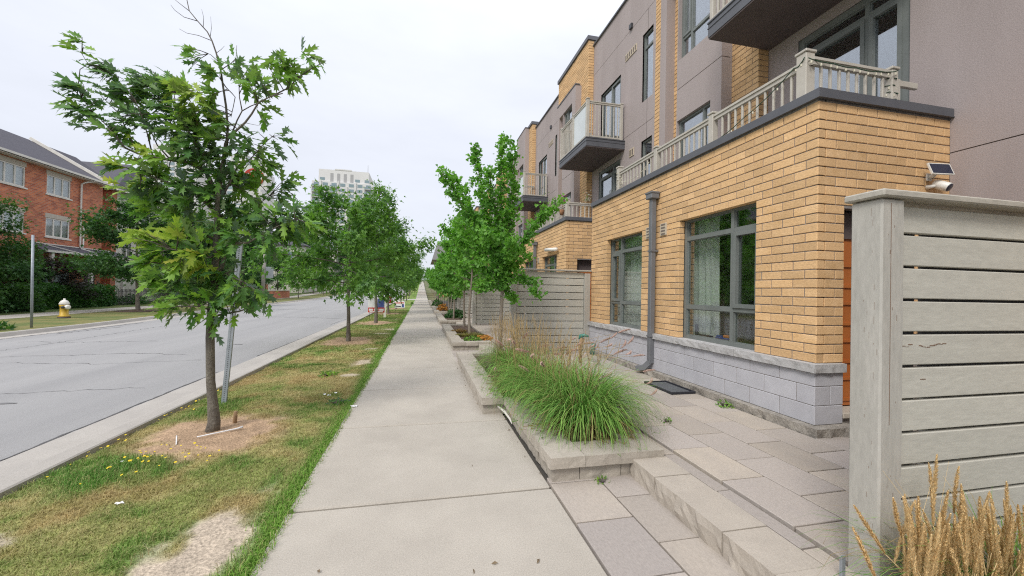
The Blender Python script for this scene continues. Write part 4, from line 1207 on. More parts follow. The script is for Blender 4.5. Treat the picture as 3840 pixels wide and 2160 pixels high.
# string lights on the terrace rail
T = thing('string_lights', 'green string of small bulbs draped along the near terrace railing and its corner post', 'string lights', (3.95, 3.5, 4.0))
w = MB(); bl = []
def strand(pts, sag, n, every):
    for a, b in zip(pts[:-1], pts[1:]):
        P = []
        for i in range(n + 1):
            t = i / n; p = Vector(a).lerp(Vector(b), t); p.z -= sag * 4 * t * (1 - t); p += Vector((random.uniform(-.006, .006),) * 3); P.append(p)
            if i % every == every // 2: bl.append(p)
        w.tube(P, .0055, 5)
strand([(3.93, 4.95, 3.62), (3.92, 4.25, 3.74), (3.92, 3.56, 3.99), (3.9, 3.42, 4.03)], .03, 10, 5)
strand([(3.9, 3.38, 4.0), (4.2, 3.345, 3.96), (4.5, 3.34, 3.955), (4.8, 3.34, 3.96), (5.06, 3.33, 4.0)], .012, 8, 3)
for r in range(5):
    strand([(5.06 + .06 * math.cos(a * 1.57 + r), 3.40 + .06 * math.sin(a * 1.57 + r), 3.98 - .09 * r - .02 * a) for a in range(5)], 0, 2, 2)
w.build('wire', K['wire'], T)
me = block_mesh('bulb', .015, .015, .03, .005, K['bulb'])
for p in bl: obj('bulb', me, T, (p.x, p.y, p.z - .028))
T = thing('string_lights', 'string of bulbs wrapped round the far end of the near terrace railing', 'string lights', (3.95, 7.58, 3.9))
w = MB(); bl = []
for r in range(5): strand([(3.97 + .075 * math.cos(a * 1.57 + r), 7.58 + .075 * math.sin(a * 1.57 + r), 4.02 - .08 * r - .02 * a) for a in range(5)], 0, 2, 2)
strand([(3.92, 7.5, 3.8), (3.92, 6.9, 3.72), (3.92, 6.4, 3.85)], .04, 8, 4)
w.build('wire', K['bulb'], T)
for p in bl: obj('bulb', me, T, (p.x, p.y, p.z - .028))
# rail end board, flower boxes on the second terrace, awning roll
mb = MB(); mb.box(5.10, 5.42, 3.37, 3.41, 3.86, 3.93, 0, .006); mb.box(5.10, 5.14, 3.36, 3.42, 3.70, 3.93); mb.build('rail_stub', K['rail'], TH[1])
T = thing('awning_tube', 'white awning roll above the window of the second brick bay', 'awning', (3.75, 11.4, 2.75))
mb = MB(); mb.tube([(3.74, 10.85, 2.72), (3.74, 11.86, 2.80)], .052, 12); mb.build('roll', K['pvwhite'], T)
mb = MB(); mb.box(3.74, 3.828, 10.95, 11.0, 2.69, 2.76); mb.box(3.74, 3.828, 11.7, 11.75, 2.75, 2.82); mb.build('bracket', K['pvwhite'], T)
def flowers(name, label, c, r, n, mats, leafm, sd, h=.12):
    T = thing(name, label, 'flowers', c)
    rg = random.Random(sd); f = MB(); g = MB()
    for i in range(n):
        p = Vector(c) + Vector((rg.gauss(0, r * .5), rg.gauss(0, r), abs(rg.gauss(0, h))))
        q = f if i % 3 else g
        for s in range(4):
            a = rg.random() * 6.28; b_ = rg.uniform(-.6, .9); l = rg.uniform(.02, .035)
            d_ = Vector((math.cos(a), math.sin(a), b_)).normalized() * l; t_ = d_.cross(Vector((rg.random(), rg.random(), 1))).normalized() * l * .5
            q.add([p, p + d_ * .6 + t_, p + d_, p + d_ * .6 - t_], [(0, 1, 2, 3)])
    f.build('bloom', mats, T); g.build('leaves', leafm, T)
    return T
T = flowers('flower_pot', 'hanging pot of pink flowers on the second terrace rail', (3.95, 10.95, 4.08), .10, 50, K['pflower'], K['oak2'], 4)
mb = MB(); mb.lathe((3.90, 10.9, 3.72), [(.0, 0), (.05, 0), (.075, .15), (.07, .15), (0, .14)], 12); mb.tube([(3.9, 10.9, 3.87), (3.93, 10.92, 4.02)], .006, 5); mb.build('pot', K['terra'], T)
flowers('flower_pot', 'pale flower cluster at the wall end of the second terrace rail', (4.5, 10.45, 4.06), .09, 40, K['pvwhite'], K['oak2'], 5)
flowers('climbing_plant', 'yellow-green plant rising above the second terrace rail', (4.1, 12.6, 4.1), .25, 120, K['oak2'], K['oak2'], 6, .25)
# boot tray
T = thing('boot_tray', 'black rubber boot tray on the patio by the downspout', 'tray', (3.45, 5.07, .15))
mb = MB()
x0, x1, y0_, y1_ = 3.29, 3.66, 4.74, 5.42
mb.box(x0, x1, y0_, y1_, .151, .163, 0, .004)
for q in ((x0, x0 + .02, y0_, y1_), (x1 - .02, x1, y0_, y1_), (x0 + .02, x1 - .02, y0_, y0_ + .02), (x0 + .02, x1 - .02, y1_ - .02, y1_)): mb.box(*q, .1635, .182)
mb.build('rim', K['mat'], T)
mb = MB()
for i in range(12): mb.box(x0 + .035, x1 - .035, y0_ + .035 + i * .052, y0_ + .070 + i * .052, .1632, .168)
mb.build('ribs', K['matgrey'], T)
# toys on the window sill
T = thing('toy', 'blue and orange plastic toy lying inside the near bay window', 'toy', (4.08, 4.85, .90))
mb = MB(); mb.box(4.05, 4.11, 4.58, 4.86, .888, .912, 0, .008); mb.box(4.05, 4.11, 4.74, 4.84, .912, .935, 0, .008); mb.build('base', K['blue'], T)
mb = MB(); mb.box(4.055, 4.105, 4.62, 4.72, .913, .95, 0, .01); mb.build('block', K['orange'], T)
T = thing('toy', 'dark long toy with an upright handle at the far side of the near bay window', 'toy', (4.08, 5.2, .90))
mb = MB(); mb.box(4.06, 4.10, 4.95, 5.3, .888, .912, 0, .006); mb.box(4.06, 4.10, 5.26, 5.30, .912, 1.05, 0, .006); mb.build('body', K['solar'], T)
# steel edging stake by the fence post
T = thing('edging_stake', 'short grey steel stake standing beside the near fence post', 'stake', (1.995, 1.52, 0))
mb = MB(); mb.box(1.985, 2.005, 1.515, 1.522, .0, .262); mb.box(1.987, 2.003, 1.523, 1.53, .0, .25); mb.build('stake', K['galv'], T)
# green pot half hidden behind the grass
T = thing('garden_tap_post', 'green and beige garden hose holder behind the fountain grass by the block wall', 'hose holder', (3.05, 7.2, .15))
mb = MB(); mb.tube([(3.0, 7.2, .15), (3.0, 7.2, .50), (3.03, 7.18, .62)], [.03, .03, .05], 10); mb.build('post', K['wood'], T)
mb = MB(); mb.tube([(2.98, 7.2, .60), (3.0, 7.2, .66), (3.06, 7.15, .68), (3.13, 7.1, .66)], [.025, .038, .032, .015], 10); mb.tube([(3.22, 7.15, .30), (3.25, 7.15, .52)], [.04, .045], 10); mb.build('reel', K['green'], T)

# ================================================================== verge furniture
# leaning no-stopping sign on a punched steel post
bx, by = -2.443, 5.80
lean = (.062, 0.02)
T = thing('parking_sign', 'white red-ringed no-stopping sign on a leaning perforated steel post behind the oak', 'street sign', (bx, by, -.03))
def sp(z, dx=0, dy=0): return Vector((bx + lean[0] * z + dx, by + lean[1] * z + dy, z))
mb = MB()
for dx, wd, dy in ((0, .042, 0),):
    mb.bar(sp(-.3), sp(3.2), .046, .006, 0, (0, 1, 0))
mb.bar(sp(-.3, -.026, .012), sp(3.2, -.026, .012), .006, .03, 0, (0, 1, 0)); mb.bar(sp(-.3, .026, .012), sp(3.2, .026, .012), .006, .03, 0, (0, 1, 0))
mb.build('post', K['galv'], T)
hm = MB(); z = .02
while z < 3.0:
    a = sp(z, 0, -.0055); hm.disc(a, (0, -1, 0), .0055, 8); z += .0254
hm.build('punched_hole', K['hole'], T, kind='stuff')
pc = sp(2.93, .09, -.02); ax = Vector((1, .12, 0)).normalized(); upv = Vector((lean[0], 0, 1)).normalized()
mb = MB(); tilt_box(mb, pc + Vector((0, .004, 0)), ax, upv, .15, .15, .0015); tilt_box(mb, sp(2.66, .05, -.014), ax, upv, .15, .09, .0015); mb.build('plate', K['white'], T)
nn = ax.cross(upv).normalized()
mb = MB(); fp = pc + nn * .0028
ring = []
for i in range(28):
    a = 2 * math.pi * i / 28
    ring.append((ax * math.cos(a) + upv * math.sin(a)))
V = [fp + r_ * .118 for r_ in ring] + [fp + r_ * .093 for r_ in ring]
mb.add(V, [(i, (i + 1) % 28, 28 + (i + 1) % 28, 28 + i) for i in range(28)])
mb.bar(fp + (-ax + upv) * .068 + nn * .0006, fp + (ax - upv) * .068 + nn * .0006, .022, .001, 0, nn); mb.build('ring', K['red'], T)
mb = MB(); mb.bar(sp(2.66, -.05, -.0185), sp(2.66, .15, -.0185), .016, .001, 0, nn); c_ = sp(2.66, .15, -.0185)
mb.add([c_ + upv * .03, c_ - upv * .03, c_ + ax * .045], [(0, 1, 2)]); mb.build('arrow', K['dkmetal'], T)
# stake, twine, litter round the oak
T = thing('wooden_stake', 'stub of a brown wooden stake in the earth beside the oak trunk', 'stake', (-1.985, 4.98, -.02))
mb = MB(); mb.tube([(-1.985, 4.98, -.05), (-1.98, 4.98, .05), (-1.975, 4.975, .115)], [.022, .021, .019], 7); mb.build('stub', K['wood'], T)
T = thing('white_stick', 'thin white stick lying across the earth at the foot of the oak', 'stick', (-1.95, 4.6, .0))
mb = MB(); mb.tube([(-2.12, 4.50, .015), (-1.98, 4.57, .022), (-1.84, 4.68, .02), (-1.80, 4.71, .025)], [.006, .007, .008, .014], 6); mb.build('stick', K['paper'], T)
T = thing('white_stick', 'short white stick standing in the earth left of the oak trunk', 'stick', (-2.27, 4.4, .0))
mb = MB(); mb.tube([(-2.30, 4.52, .03), (-2.26, 4.44, .02), (-2.22, 4.36, .0)], .006, 6); mb.build('stick', K['paper'], T)
def scrap(label, x, y, z, r, m, sd, cat='litter', name='litter'):
    rg = random.Random(sd); T = MB(); n = 9
    V = [(x, y, z + .012)] + [(x + r * math.cos(i * .7) * rg.uniform(.5, 1.1), y + r * .7 * math.sin(i * .7) * rg.uniform(.5, 1.1), z + rg.uniform(.001, .02)) for i in range(n)]
    T.add(V, [(0, i, i % n + 1) for i in range(1, n + 1)])
    o = T.build(name, m); tag(o, label, cat)
scrap('white crumpled scrap of paper on the sidewalk edge by the grass', -.80, 5.38, .003, .06, K['paper'], 1)
scrap('small white scrap in the green patch of the verge', -1.98, 3.25, .0, .026, K['paper'], 2)
scrap('pale bottle cap in the grass by the kerb', -2.42, 4.0, .0, .03, K['pvwhite'], 3)
scrap('blue plastic cap in the grass by the kerb left of the oak', -2.45, 5.05, -.01, .03, K['blue'], 4)
for i, (x, y) in enumerate(((-1.22, 5.96), (-1.30, 6.05), (-1.16, 6.1))):
    scrap(['nearest of three pale scraps in the verge beyond the oak', 'left one of three pale scraps in the verge beyond the oak', 'far one of three pale scraps in the verge beyond the oak'][i] if i else 'nearest of three pale scraps in the verge beyond the oak', x, y, .0, .027, K['white'], 10 + i)
T = thing('broken_stick', 'pale broken stick wedged where the two nearest planters meet', 'stick', (1.0, 4.6, .05))
mb = MB(); mb.tube([(.93, 4.76, .10), (.985, 4.62, .075), (1.02, 4.47, .03), (1.025, 4.40, .0)], [.010, .016, .013, .006], 7); mb.build('stick', K['trim'], T)
def dead_leaf(label, x, y, z, sd, group):
    rg = random.Random(sd); mb = MB(); a = rg.random() * 6.28; l = rg.uniform(.010, .020)
    d_ = Vector((math.cos(a), math.sin(a), 0)) * l; t_ = Vector((-math.sin(a), math.cos(a), 0)) * l * .35
    p = Vector((x, y, z))
    mb.add([p - d_, p + t_ + Vector((0, 0, .012)), p + d_ + Vector((0, 0, .006)), p - t_ + Vector((0, 0, .004))], [(0, 3, 2, 1)])
    o = mb.build('fallen_leaf', K['dryleaf']); tag(o, label, 'leaf', group)
for i, (x, y) in enumerate(((-.50, 2.28), (.66, 2.13), (.42, 2.16), (.3, 2.12), (.45, 3.4))):
    dead_leaf('small curled brown leaf fragment on the near sidewalk slabs', x, y, .003, i, 'leaf fragments on the sidewalk')
for i in range(14):
    t = i / 13; dead_leaf('small brown leaf caught against the planter base', .965 + random.uniform(-.03, .03) - (.25 if t > .45 else 0), 3.15 + 4.5 * t, .005, 40 + i, 'leaves in the joint beside the planters')
# yellow flowers in the verge
rg = random.Random(5); mb = MB()
for i in range(64):
    if i < 40: x, y = rg.gauss(-2.15, .20), rg.gauss(3.95, .13)
    else: x, y = -2.72 + rg.gauss(0, .05), rg.uniform(3.6, 6.6)
    z = .035 + rg.random() * .015; r_ = rg.uniform(.006, .012)
    mb.disc((x, y, z), (rg.uniform(-.4, .4), rg.uniform(-.6, .1), 1), r_, 6)
o = mb.build('clover_bloom', K['yflower']); tag(o, 'small yellow clover blooms scattered in the near verge', kind='stuff')

# lawn signs further along the verge
def lawn_sign(label, x, y, w, h, z0, bands, yaw=0.0, legs=True, name='lawn_sign'):
    T = thing(name, label, 'lawn sign', (x, y, 0), None)
    ax = Vector((math.cos(yaw), math.sin(yaw), 0)); n_ = Vector((math.sin(yaw), -math.cos(yaw), 0))
    def rect(mb, u0, u1, v0, v1, off, m=0):
        p = Vector((x, y, 0))
        V = [p + ax * u + Vector((0, 0, v)) + n_ * off for u, v in ((u0, v0), (u1, v0), (u1, v1), (u0, v1))]
        mb.add(V, [(0, 1, 2, 3)], m)
    mb = MB(); tilt_box(mb, (x, y, z0 + h / 2), ax, (0, 0, 1), w / 2, h / 2, .004); mb.build('board', K['white'], T)
    for nm, m, rs in bands:
        mb = MB()
        for i, (u0, u1, v0, v1, *o_) in enumerate(rs): rect(mb, (u0 - .5) * w, (u1 - .5) * w, z0 + v0 * h, z0 + v1 * h, .0055 + .0006 * i + (o_[0] if o_ else 0))
        mb.build(nm, K[m], T)
    if legs:
        mb = MB()
        for s in (-.4, .4): mb.tube([Vector((x, y, -.1)) + ax * w * s, Vector((x, y, z0 + .1)) + ax * w * s], .006, 5)
        mb.build('wire_leg', K['dkmetal'], T)
    return T
lawn_sign('large white, blue and red lawn sign behind the third verge tree', -2.15, 20.6, .78, .68, .33,
          [('red_band', 'red', [(0, 1, .0, .36)]), ('blue_picture', 'signblue', [(.56, .98, .36, 1.0), (.40, .52, .36, .7)]), ('lettering', 'white', [(.05, .30, .13, .27, .003), (.36, .62, .13, .27, .003), (.68, .95, .13, .27, .003), (.1, .9, .03, .09, .003)])])
T = thing('wooden_post', 'short white post standing beside the large lawn sign', 'post', (-1.86, 22.0, 0))
mb = MB(); mb.box(-1.92, -1.80, 21.95, 22.06, -.1, 1.10, 0, .01); mb.build('post', K['trim'], T)
lawn_sign('small red lawn sign on a dark stake behind the white post', -1.95, 25.5, .34, .42, .62, [('red_face', 'red', [(0, 1, 0, 1)]), ('lettering', 'white', [(.1, .9, .55, .68, .003), (.1, .7, .25, .35, .003)])])
lawn_sign('white and red placard lying tilted on the verge near the sidewalk', -1.22, 24.2, .60, .40, .42,
          [('red_band', 'dkmetal', [(.05, .62, .10, .26)]), ('lettering', 'red', [(.05, .9, .72, .82), (.05, .9, .52, .6)]), ('portrait', 'signblue', [(.68, .92, .05, .5)])], yaw=-.25)
# ================================================================== vegetation
LOAK = (np.array([(0, 0), (.2, 0), (.33, 0), (.53, 0), (.76, 0), (1, 0), (.1, .04), (.26, .17), (.31, .07), (.56, .26), (.55, .085), (.86, .18), (.80, .05), (.1, -.04), (.26, -.17), (.31, -.07), (.56, -.26), (.55, -.085), (.86, -.18), (.80, -.05)]),
        [(0, 1, 6), (6, 1, 7), (7, 1, 2), (7, 2, 8), (8, 2, 3), (8, 3, 9), (9, 3, 10), (10, 3, 4), (10, 4, 11), (11, 4, 12), (12, 4, 5),
         (0, 13, 1), (13, 14, 1), (14, 2, 1), (14, 15, 2), (15, 3, 2), (15, 16, 3), (16, 17, 3), (17, 4, 3), (17, 18, 4), (18, 19, 4), (19, 5, 4)])
LMAP = (np.array([(0, 0), (.38, .40), (.48, .13), (1, 0), (.48, -.13), (.38, -.40)]), [(0, 2, 1), (0, 3, 2), (0, 4, 3), (0, 5, 4)])
LGIN = (np.array([(0, 0), (.72, .52), (1, .24), (.86, 0), (1, -.24), (.72, -.52)]), [(0, 2, 1), (0, 3, 2), (0, 4, 3), (0, 5, 4)])
LSIM = (np.array([(0, 0), (.45, .30), (1, 0), (.45, -.30)]), [(0, 2, 1), (0, 3, 2)])
def leaf_verts(tpl, curl, fold):
    P = tpl[0]; x, y = P[:, 0], P[:, 1]
    return np.stack([x, y, -curl * x * x + fold * np.abs(y)], 1)
def frames(d, nrm):
    d = d / np.linalg.norm(d, axis=1, keepdims=True)
    s = np.cross(nrm, d); s /= np.linalg.norm(s, axis=1, keepdims=True) + 1e-9
    return np.stack([d, s, np.cross(d, s)], 2)
def leaves_np(tpl, pos, d, nrm, size, rng, curl=.15, fold=.25):
    """joined leaves: pos, direction, normal (n,3), size (n)"""
    n = len(pos); R = frames(d, nrm)
    base = np.stack([leaf_verts(tpl, c, f) for c, f in ((curl, fold), (curl * 2.2, fold * .5), (-curl * .4, fold * 1.4), (curl * 1.2, -fold * .4))])
    L_ = base[rng.integers(0, 4, n)] * size[:, None, None]
    V = np.einsum('nij,nkj->nki', R, L_) + pos[:, None]
    k = len(tpl[0]); F = (np.arange(n)[:, None, None] * k + np.array(tpl[1])[None]).reshape(-1, 3)
    return V.reshape(-1, 3), F
def unit(v): return v / (np.linalg.norm(v, axis=-1, keepdims=True) + 1e-9)
def rand_leaf_dirs(rng, n, out, droop=.2, wind=(0, 0, 0), spread=.9):
    d = unit(out * .7 + rng.normal(size=(n, 3)) * spread + np.array(wind) + np.array((0, 0, -droop)))
    nr = unit(np.array((0, 0, 1.0)) + rng.normal(size=(n, 3)) * .55)
    return d, nr

# ---------------- foreground oak
def oak():
    base = (-2.10, 4.744, -.02)
    T = thing('oak_tree', 'young oak in front on the verge, lobed leaves blown left, bare dead top', 'tree', base)
    rg = np.random.default_rng(21); r2 = random.Random(21)
    D0 = 4.74
    def limb(pts, dy0=0, dy1=0):
        n = len(pts)
        return [at(p[0], p[1], D0 + dy0 + (dy1 - dy0) * i / (n - 1)) for i, p in enumerate(pts)]
    trunk = [Vector((-2.10, 4.744, -.06)), at(803, 1580, D0), at(797, 1500, D0), at(790, 1431, D0), at(788, 1266, D0), at(792, 1179, D0), at(800, 1090, D0), at(806, 1004, D0 + .02), at(814, 869, D0), at(818, 735, D0 - .02), at(835, 619, D0), at(850, 540, D0), at(854, 480, D0 + .02)]
    tr = [.072, .056, .045, .040, .039, .038, .035, .032, .029, .025, .019, .015, .011]
    V, F = tube_geo(trunk, tr, 12); mb = MB(); mb.add(V, F, 0, True); mb.build('trunk', K['bark'], T)
    limbs = []
    def add(pts, r0, r1, dy0=0, dy1=0, leafy=True):
        P = limb(pts, dy0, dy1); limbs.append((P, r0, r1, leafy))
    # dead leader
    add([(854, 480), (848, 400), (836, 320), (829, 270), (811, 199), (795, 153), (778, 120), (741, 79), (710, 41), (701, 0), (696, -40)], .012, .003, 0, .1, False)
    add([(710, 41), (680, 18), (650, -6)], .004, .002, .1, .15, False); add([(741, 79), (690, 64), (655, 38), (640, 18)], .004, .0015, .1, 0, False)
    add([(795, 153), (745, 133), (700, 124), (672, 108)], .004, .0015, .05, .2, False); add([(811, 199), (830, 185), (842, 172)], .003, .001, .05, .0, False)
    add([(788, 140), (793, 105), (790, 62)], .003, .001, .05, .0, False); add([(762, 102), (764, 66), (756, 34)], .003, .001, .05, .0, False)
    add([(818, 230), (790, 205), (778, 200)], .004, .002, .05, -.1); add([(829, 262), (868, 236), (885, 218), (888, 170)], .005, .002, .05, .2)
    # right upper limb
    add([(835, 619), (846, 540), (862, 505), (882, 493), (919, 460), (944, 427), (969, 385), (1014, 362), (1060, 350)], .017, .005, 0, -.25)
    add([(870, 500), (890, 450), (908, 416), (940, 398), (975, 384)], .008, .004, 0, -.1)
    add([(908, 416), (898, 365), (896, 315), (891, 270)], .006, .003, 0, .15)
    add([(829, 300), (848, 328), (870, 350), (882, 364), (875, 400), (866, 440)], .006, .003, .02, .1)
    add([(1014, 364), (1080, 330), (1120, 290), (1160, 262), (1190, 246), (1222, 228)], .007, .004, -.2, -.35); add([(919, 460), (940, 465), (965, 470), (985, 468)], .003, .001, 0, .1, False); add([(893, 492), (925, 505), (940, 508)], .003, .001, 0, .1, False)
    # left big limb
    add([(818, 735), (770, 640), (735, 622), (693, 608), (640, 600), (574, 589), (514, 574), (470, 555), (452, 540), (432, 505), (400, 478)], .022, .004, 0, -.35)
    add([(640, 600), (590, 545), (560, 480), (540, 420)], .008, .003, -.1, .25); add([(574, 589), (552, 500), (530, 430), (505, 370)], .007, .003, -.1, -.3)
    add([(514, 574), (480, 495), (440, 420), (380, 360)], .007, .003, -.2, -.1); add([(735, 622), (690, 530), (640, 460), (610, 400), (583, 340)], .009, .003, -.05, .1)
    add([(470, 555), (420, 490), (350, 420), (290, 350)], .006, .003, -.3, -.25); add([(806, 640), (745, 560), (700, 480), (660, 410), (650, 330)], .010, .003, 0, -.3)
    add([(290, 350), (300, 260), (330, 240), (300, 190)], .004, .002, -.25, -.2); add([(350, 420), (260, 380), (230, 350)], .004, .002, -.25, -.3)
    # mid and lower limbs
    add([(812, 800), (740, 730), (650, 690), (560, 660), (490, 640)], .016, .004, 0, -.2); add([(816, 769), (860, 690), (895, 619), (940, 596), (991, 537), (1030, 505)], .012, .003, 0, .2)
    add([(806, 900), (720, 851), (664, 820), (612, 797), (540, 770)], .014, .004, 0, .3); add([(808, 960), (769, 968), (702, 945), (620, 930)], .012, .004, 0, -.35)
    add([(803, 1060), (830, 1010), (846, 950), (854, 918), (890, 912), (931, 910), (980, 880), (1060, 840), (1120, 815)], .024, .004, 0, -.15)
    add([(854, 918), (880, 850), (950, 780), (1030, 720)], .011, .003, 0, .3); add([(800, 1080), (730, 1040), (660, 1000), (590, 985)], .012, .003, 0, -.2)
    add([(796, 1120), (720, 1100), (640, 1075), (580, 1060)], .011, .003, 0, .25); add([(796, 1170), (760, 1150), (700, 1150)], .008, .003, 0, -.3)
    add([(800, 1190), (816, 1183), (850, 1176), (895, 1168), (925, 1158), (944, 1147), (951, 1118)], .013, .004, 0, -.1)
    add([(830, 1010), (870, 1040), (920, 1060), (960, 1090)], .010, .003, 0, -.3); add([(806, 1000), (830, 960), (840, 900), (870, 840)], .01, .003, 0, .4)
    for P, r0, r1, lf in limbs:
        n = len(P); mb = MB(); mb.tube(P, [r0 + (r1 - r0) * (i / (n - 1)) ** .8 for i in range(n)], 7); mb.build('branch', K['bark'] if r0 > .01 else K['twig'], T)
    # sample points for attaching twigs
    nodes = []
    for P, r0, r1, lf in limbs:
        if not lf: continue
        for a, b in zip(P[:-1], P[1:]):
            for t in (0, .25, .5, .75): nodes.append(a.lerp(b, t))
    for a, b in zip(trunk[5:-1], trunk[6:]):
        for t in (0, .5): nodes.append(a.lerp(b, t))
    ND = np.array([tuple(p) for p in nodes])
    # clumps: px centre, radii, leaves, material (0 dark 1 fresh 2 yellow), wind strength, depth offset
    CL = [(295, 195, 36, 34, 11, 1, 1.2, -.2), (275, 345, 62, 36, 26, 0, 1.3, -.3), (400, 330, 80, 58, 62, 0, 1.2, -.2), (300, 420, 60, 34, 30, 0, 1.3, -.25), (430, 400, 90, 55, 80, 0, 1.1, -.2), (370, 480, 70, 40, 36, 0, 1.1, -.3),
          (500, 330, 70, 40, 50, 0, 1.2, .0), (560, 300, 60, 40, 36, 0, 1.2, .1), (560, 400, 90, 55, 80, 0, 1.1, .1), (500, 470, 80, 40, 42, 0, 1.0, -.2), (640, 330, 70, 55, 60, 0, 1.1, .0), (690, 310, 60, 40, 30, 1, 1.0, -.2), (720, 370, 75, 50, 70, 2, .8, -.25),
          (650, 440, 80, 55, 74, 0, 1.0, -.1), (740, 450, 75, 55, 80, 1, .7, -.15), (800, 400, 55, 70, 62, 1, .6, .0), (820, 480, 60, 50, 60, 1, .5, .0), (740, 530, 85, 45, 70, 0, .7, -.1), (610, 500, 70, 40, 30, 0, .9, .1),
          (752, 190, 34, 26, 13, 1, .8, -.1), (715, 225, 22, 18, 5, 0, .8, -.1), (868, 228, 22, 16, 7, 0, .6, .1), (915, 240, 22, 22, 7, 0, .2, .15), (860, 285, 45, 28, 20, 0, .4, .0), (900, 310, 34, 26, 14, 0, .2, .1),
          (960, 300, 52, 40, 36, 1, -.1, -.1), (1020, 290, 56, 46, 46, 1, -.4, -.2), (1070, 260, 50, 40, 34, 1, -.5, -.25), (1110, 215, 44, 32, 22, 1, -.6, -.3), (1120, 300, 42, 34, 18, 1, -.5, -.3), (1196, 246, 22, 16, 8, 1, -.7, -.35), (990, 360, 50, 24, 14, 1, -.3, -.2),
          (1000, 520, 34, 30, 16, 0, .0, .2), (1050, 530, 38, 26, 14, 0, -.4, .2), (960, 550, 32, 24, 8, 0, .1, .15), (890, 545, 34, 22, 10, 0, .2, .1), (1010, 590, 52, 30, 26, 1, -.2, .2), (1060, 640, 52, 44, 30, 0, -.3, .25),
          (830, 560, 60, 45, 60, 0, .4, .0), (760, 590, 70, 40, 54, 0, .5, -.1), (840, 640, 75, 55, 96, 0, .4, .0), (920, 660, 70, 55, 66, 1, .2, .15),
          (500, 580, 62, 26, 22, 2, 1.1, -.2), (470, 625, 62, 26, 24, 2, 1.1, -.2), (560, 640, 72, 40, 54, 1, .9, -.15), (530, 690, 72, 34, 42, 2, .9, .1), (640, 660, 66, 46, 54, 1, .7, .0), (660, 720, 82, 48, 76, 0, .6, .1), (740, 690, 70, 60, 82, 0, .5, -.1),
          (600, 770, 80, 40, 60, 1, .7, .2), (700, 800, 85, 50, 90, 1, .5, .1), (800, 740, 80, 60, 92, 0, .4, .0), (880, 740, 72, 52, 72, 0, .2, .1), (960, 720, 66, 52, 60, 1, .1, .25), (1030, 740, 66, 46, 56, 0, -.1, .3), (1010, 810, 80, 52, 84, 0, .0, .0), (1100, 800, 62, 46, 56, 0, -.2, -.1), (1150, 850, 52, 42, 36, 1, -.3, -.15), (1080, 870, 74, 44, 60, 0, .0, -.1),
          (920, 830, 70, 54, 76, 0, .1, .0), (840, 840, 64, 52, 76, 1, .3, .1), (640, 880, 85, 44, 78, 2, .6, -.3), (570, 900, 44, 28, 18, 2, .8, -.3), (720, 900, 72, 50, 74, 1, .5, -.2), (790, 920, 58, 50, 60, 0, .3, .0), (880, 910, 48, 40, 36, 0, .1, -.1), (970, 900, 64, 40, 36, 0, .0, -.1),
          (620, 970, 80, 40, 62, 1, .8, -.2), (700, 990, 80, 46, 80, 2, .5, -.25), (590, 1040, 60, 34, 38, 1, .8, .1), (660, 1060, 80, 46, 76, 1, .6, .1), (740, 1070, 74, 52, 84, 0, .4, -.1), (820, 1040, 62, 60, 72, 0, .2, .0), (880, 1080, 58, 46, 52, 0, .0, -.2), (930, 1080, 46, 44, 40, 0, .0, -.25),
          (640, 1130, 66, 32, 44, 1, .6, .2), (720, 1130, 76, 40, 66, 1, .4, -.2), (800, 1130, 62, 48, 66, 0, .2, -.1), (870, 1130, 48, 38, 34, 0, .0, -.1), (930, 1130, 30, 26, 16, 0, .0, -.1), (780, 1175, 40, 20, 16, 0, .2, -.2), (850, 1185, 34, 14, 7, 0, .1, -.1)]
    tw = MB(); lv = {0: [], 1: [], 2: []}
    right = CR; upw = CU; toward = -CF
    for cx, cy, rx, ry, n, mt, wind, dy in CL:
        n = int(n * (1.12 if cx < 760 and cy < 520 else .74 if cy > 690 else .85))
        if cx < 520 and cy < 520: cx += 44
        if cx > 940 and cy < 400: cx -= 16
        ntw = max(2, n // 7); c = at(cx, cy, D0 + dy); sx = (at(cx + rx, cy, D0 + dy) - c).length; sy = (at(cx, cy + ry, D0 + dy) - c).length
        sd_ = max(.12, min(.38, .5 * (sx + sy)))
        for q in range(ntw):
            g = rg.normal(size=3) * .55
            tip = c + Vector((1, 0, 0)) * sx * g[0] + Vector((0, 0, 1)) * sy * g[1] + Vector((0, 1, 0)) * sd_ * g[2]
            k = int(np.argmin(((ND - np.array(tuple(tip))) ** 2).sum(1))); a = nodes[k]
            L_ = (tip - a).length
            mid = a.lerp(tip, .5) + Vector((0, 0, .06 * L_))
            tw.tube([a, mid, tip], [.0048, .0036, .0022], 4)
            axis = (tip - mid).normalized()
            m_ = n // ntw + (1 if q < n % ntw else 0)
            for j in range(m_):
                t = (j + .6) / m_
                p = mid.lerp(tip, t) if L_ > .12 else tip + Vector(tuple(rg.normal(size=3) * .05))
                ph = j * 2.4 + q
                o1 = axis.orthogonal().normalized(); o2 = axis.cross(o1)
                rad_ = o1 * math.cos(ph) + o2 * math.sin(ph)
                d = axis * .6 + rad_ * .75 + Vector((-1, 0, .22)) * wind * 1.7 + Vector((0, 0, -.25)) + Vector(tuple(rg.normal(size=3) * .25))
                if t > .92: d = d + axis
                nr = Vector((0, 0, 1)) * .8 + Vector(tuple(rg.normal(size=3) * .45)) + toward * .25
                if wind > .6: nr = Vector((-.2, -.5, .7)) + Vector(tuple(rg.normal(size=3) * .4))
                q_ = px(p + d * .08)
                if q_ and math.hypot(q_[0] - 918, q_[1] - 731) < 34 and r2.random() < .8: continue
                s = r2.uniform(.12, .205) * (.86 if cx < 760 and cy < 520 else 1) * (1.0 if mt != 2 else 1.05)
                lv[mt if r2.random() > .30 else r2.choice((0, 1, 1, mt))].append((p, d.normalized(), nr.normalized(), s))
    tw.build('twigs', K['twig'], T, kind='stuff')
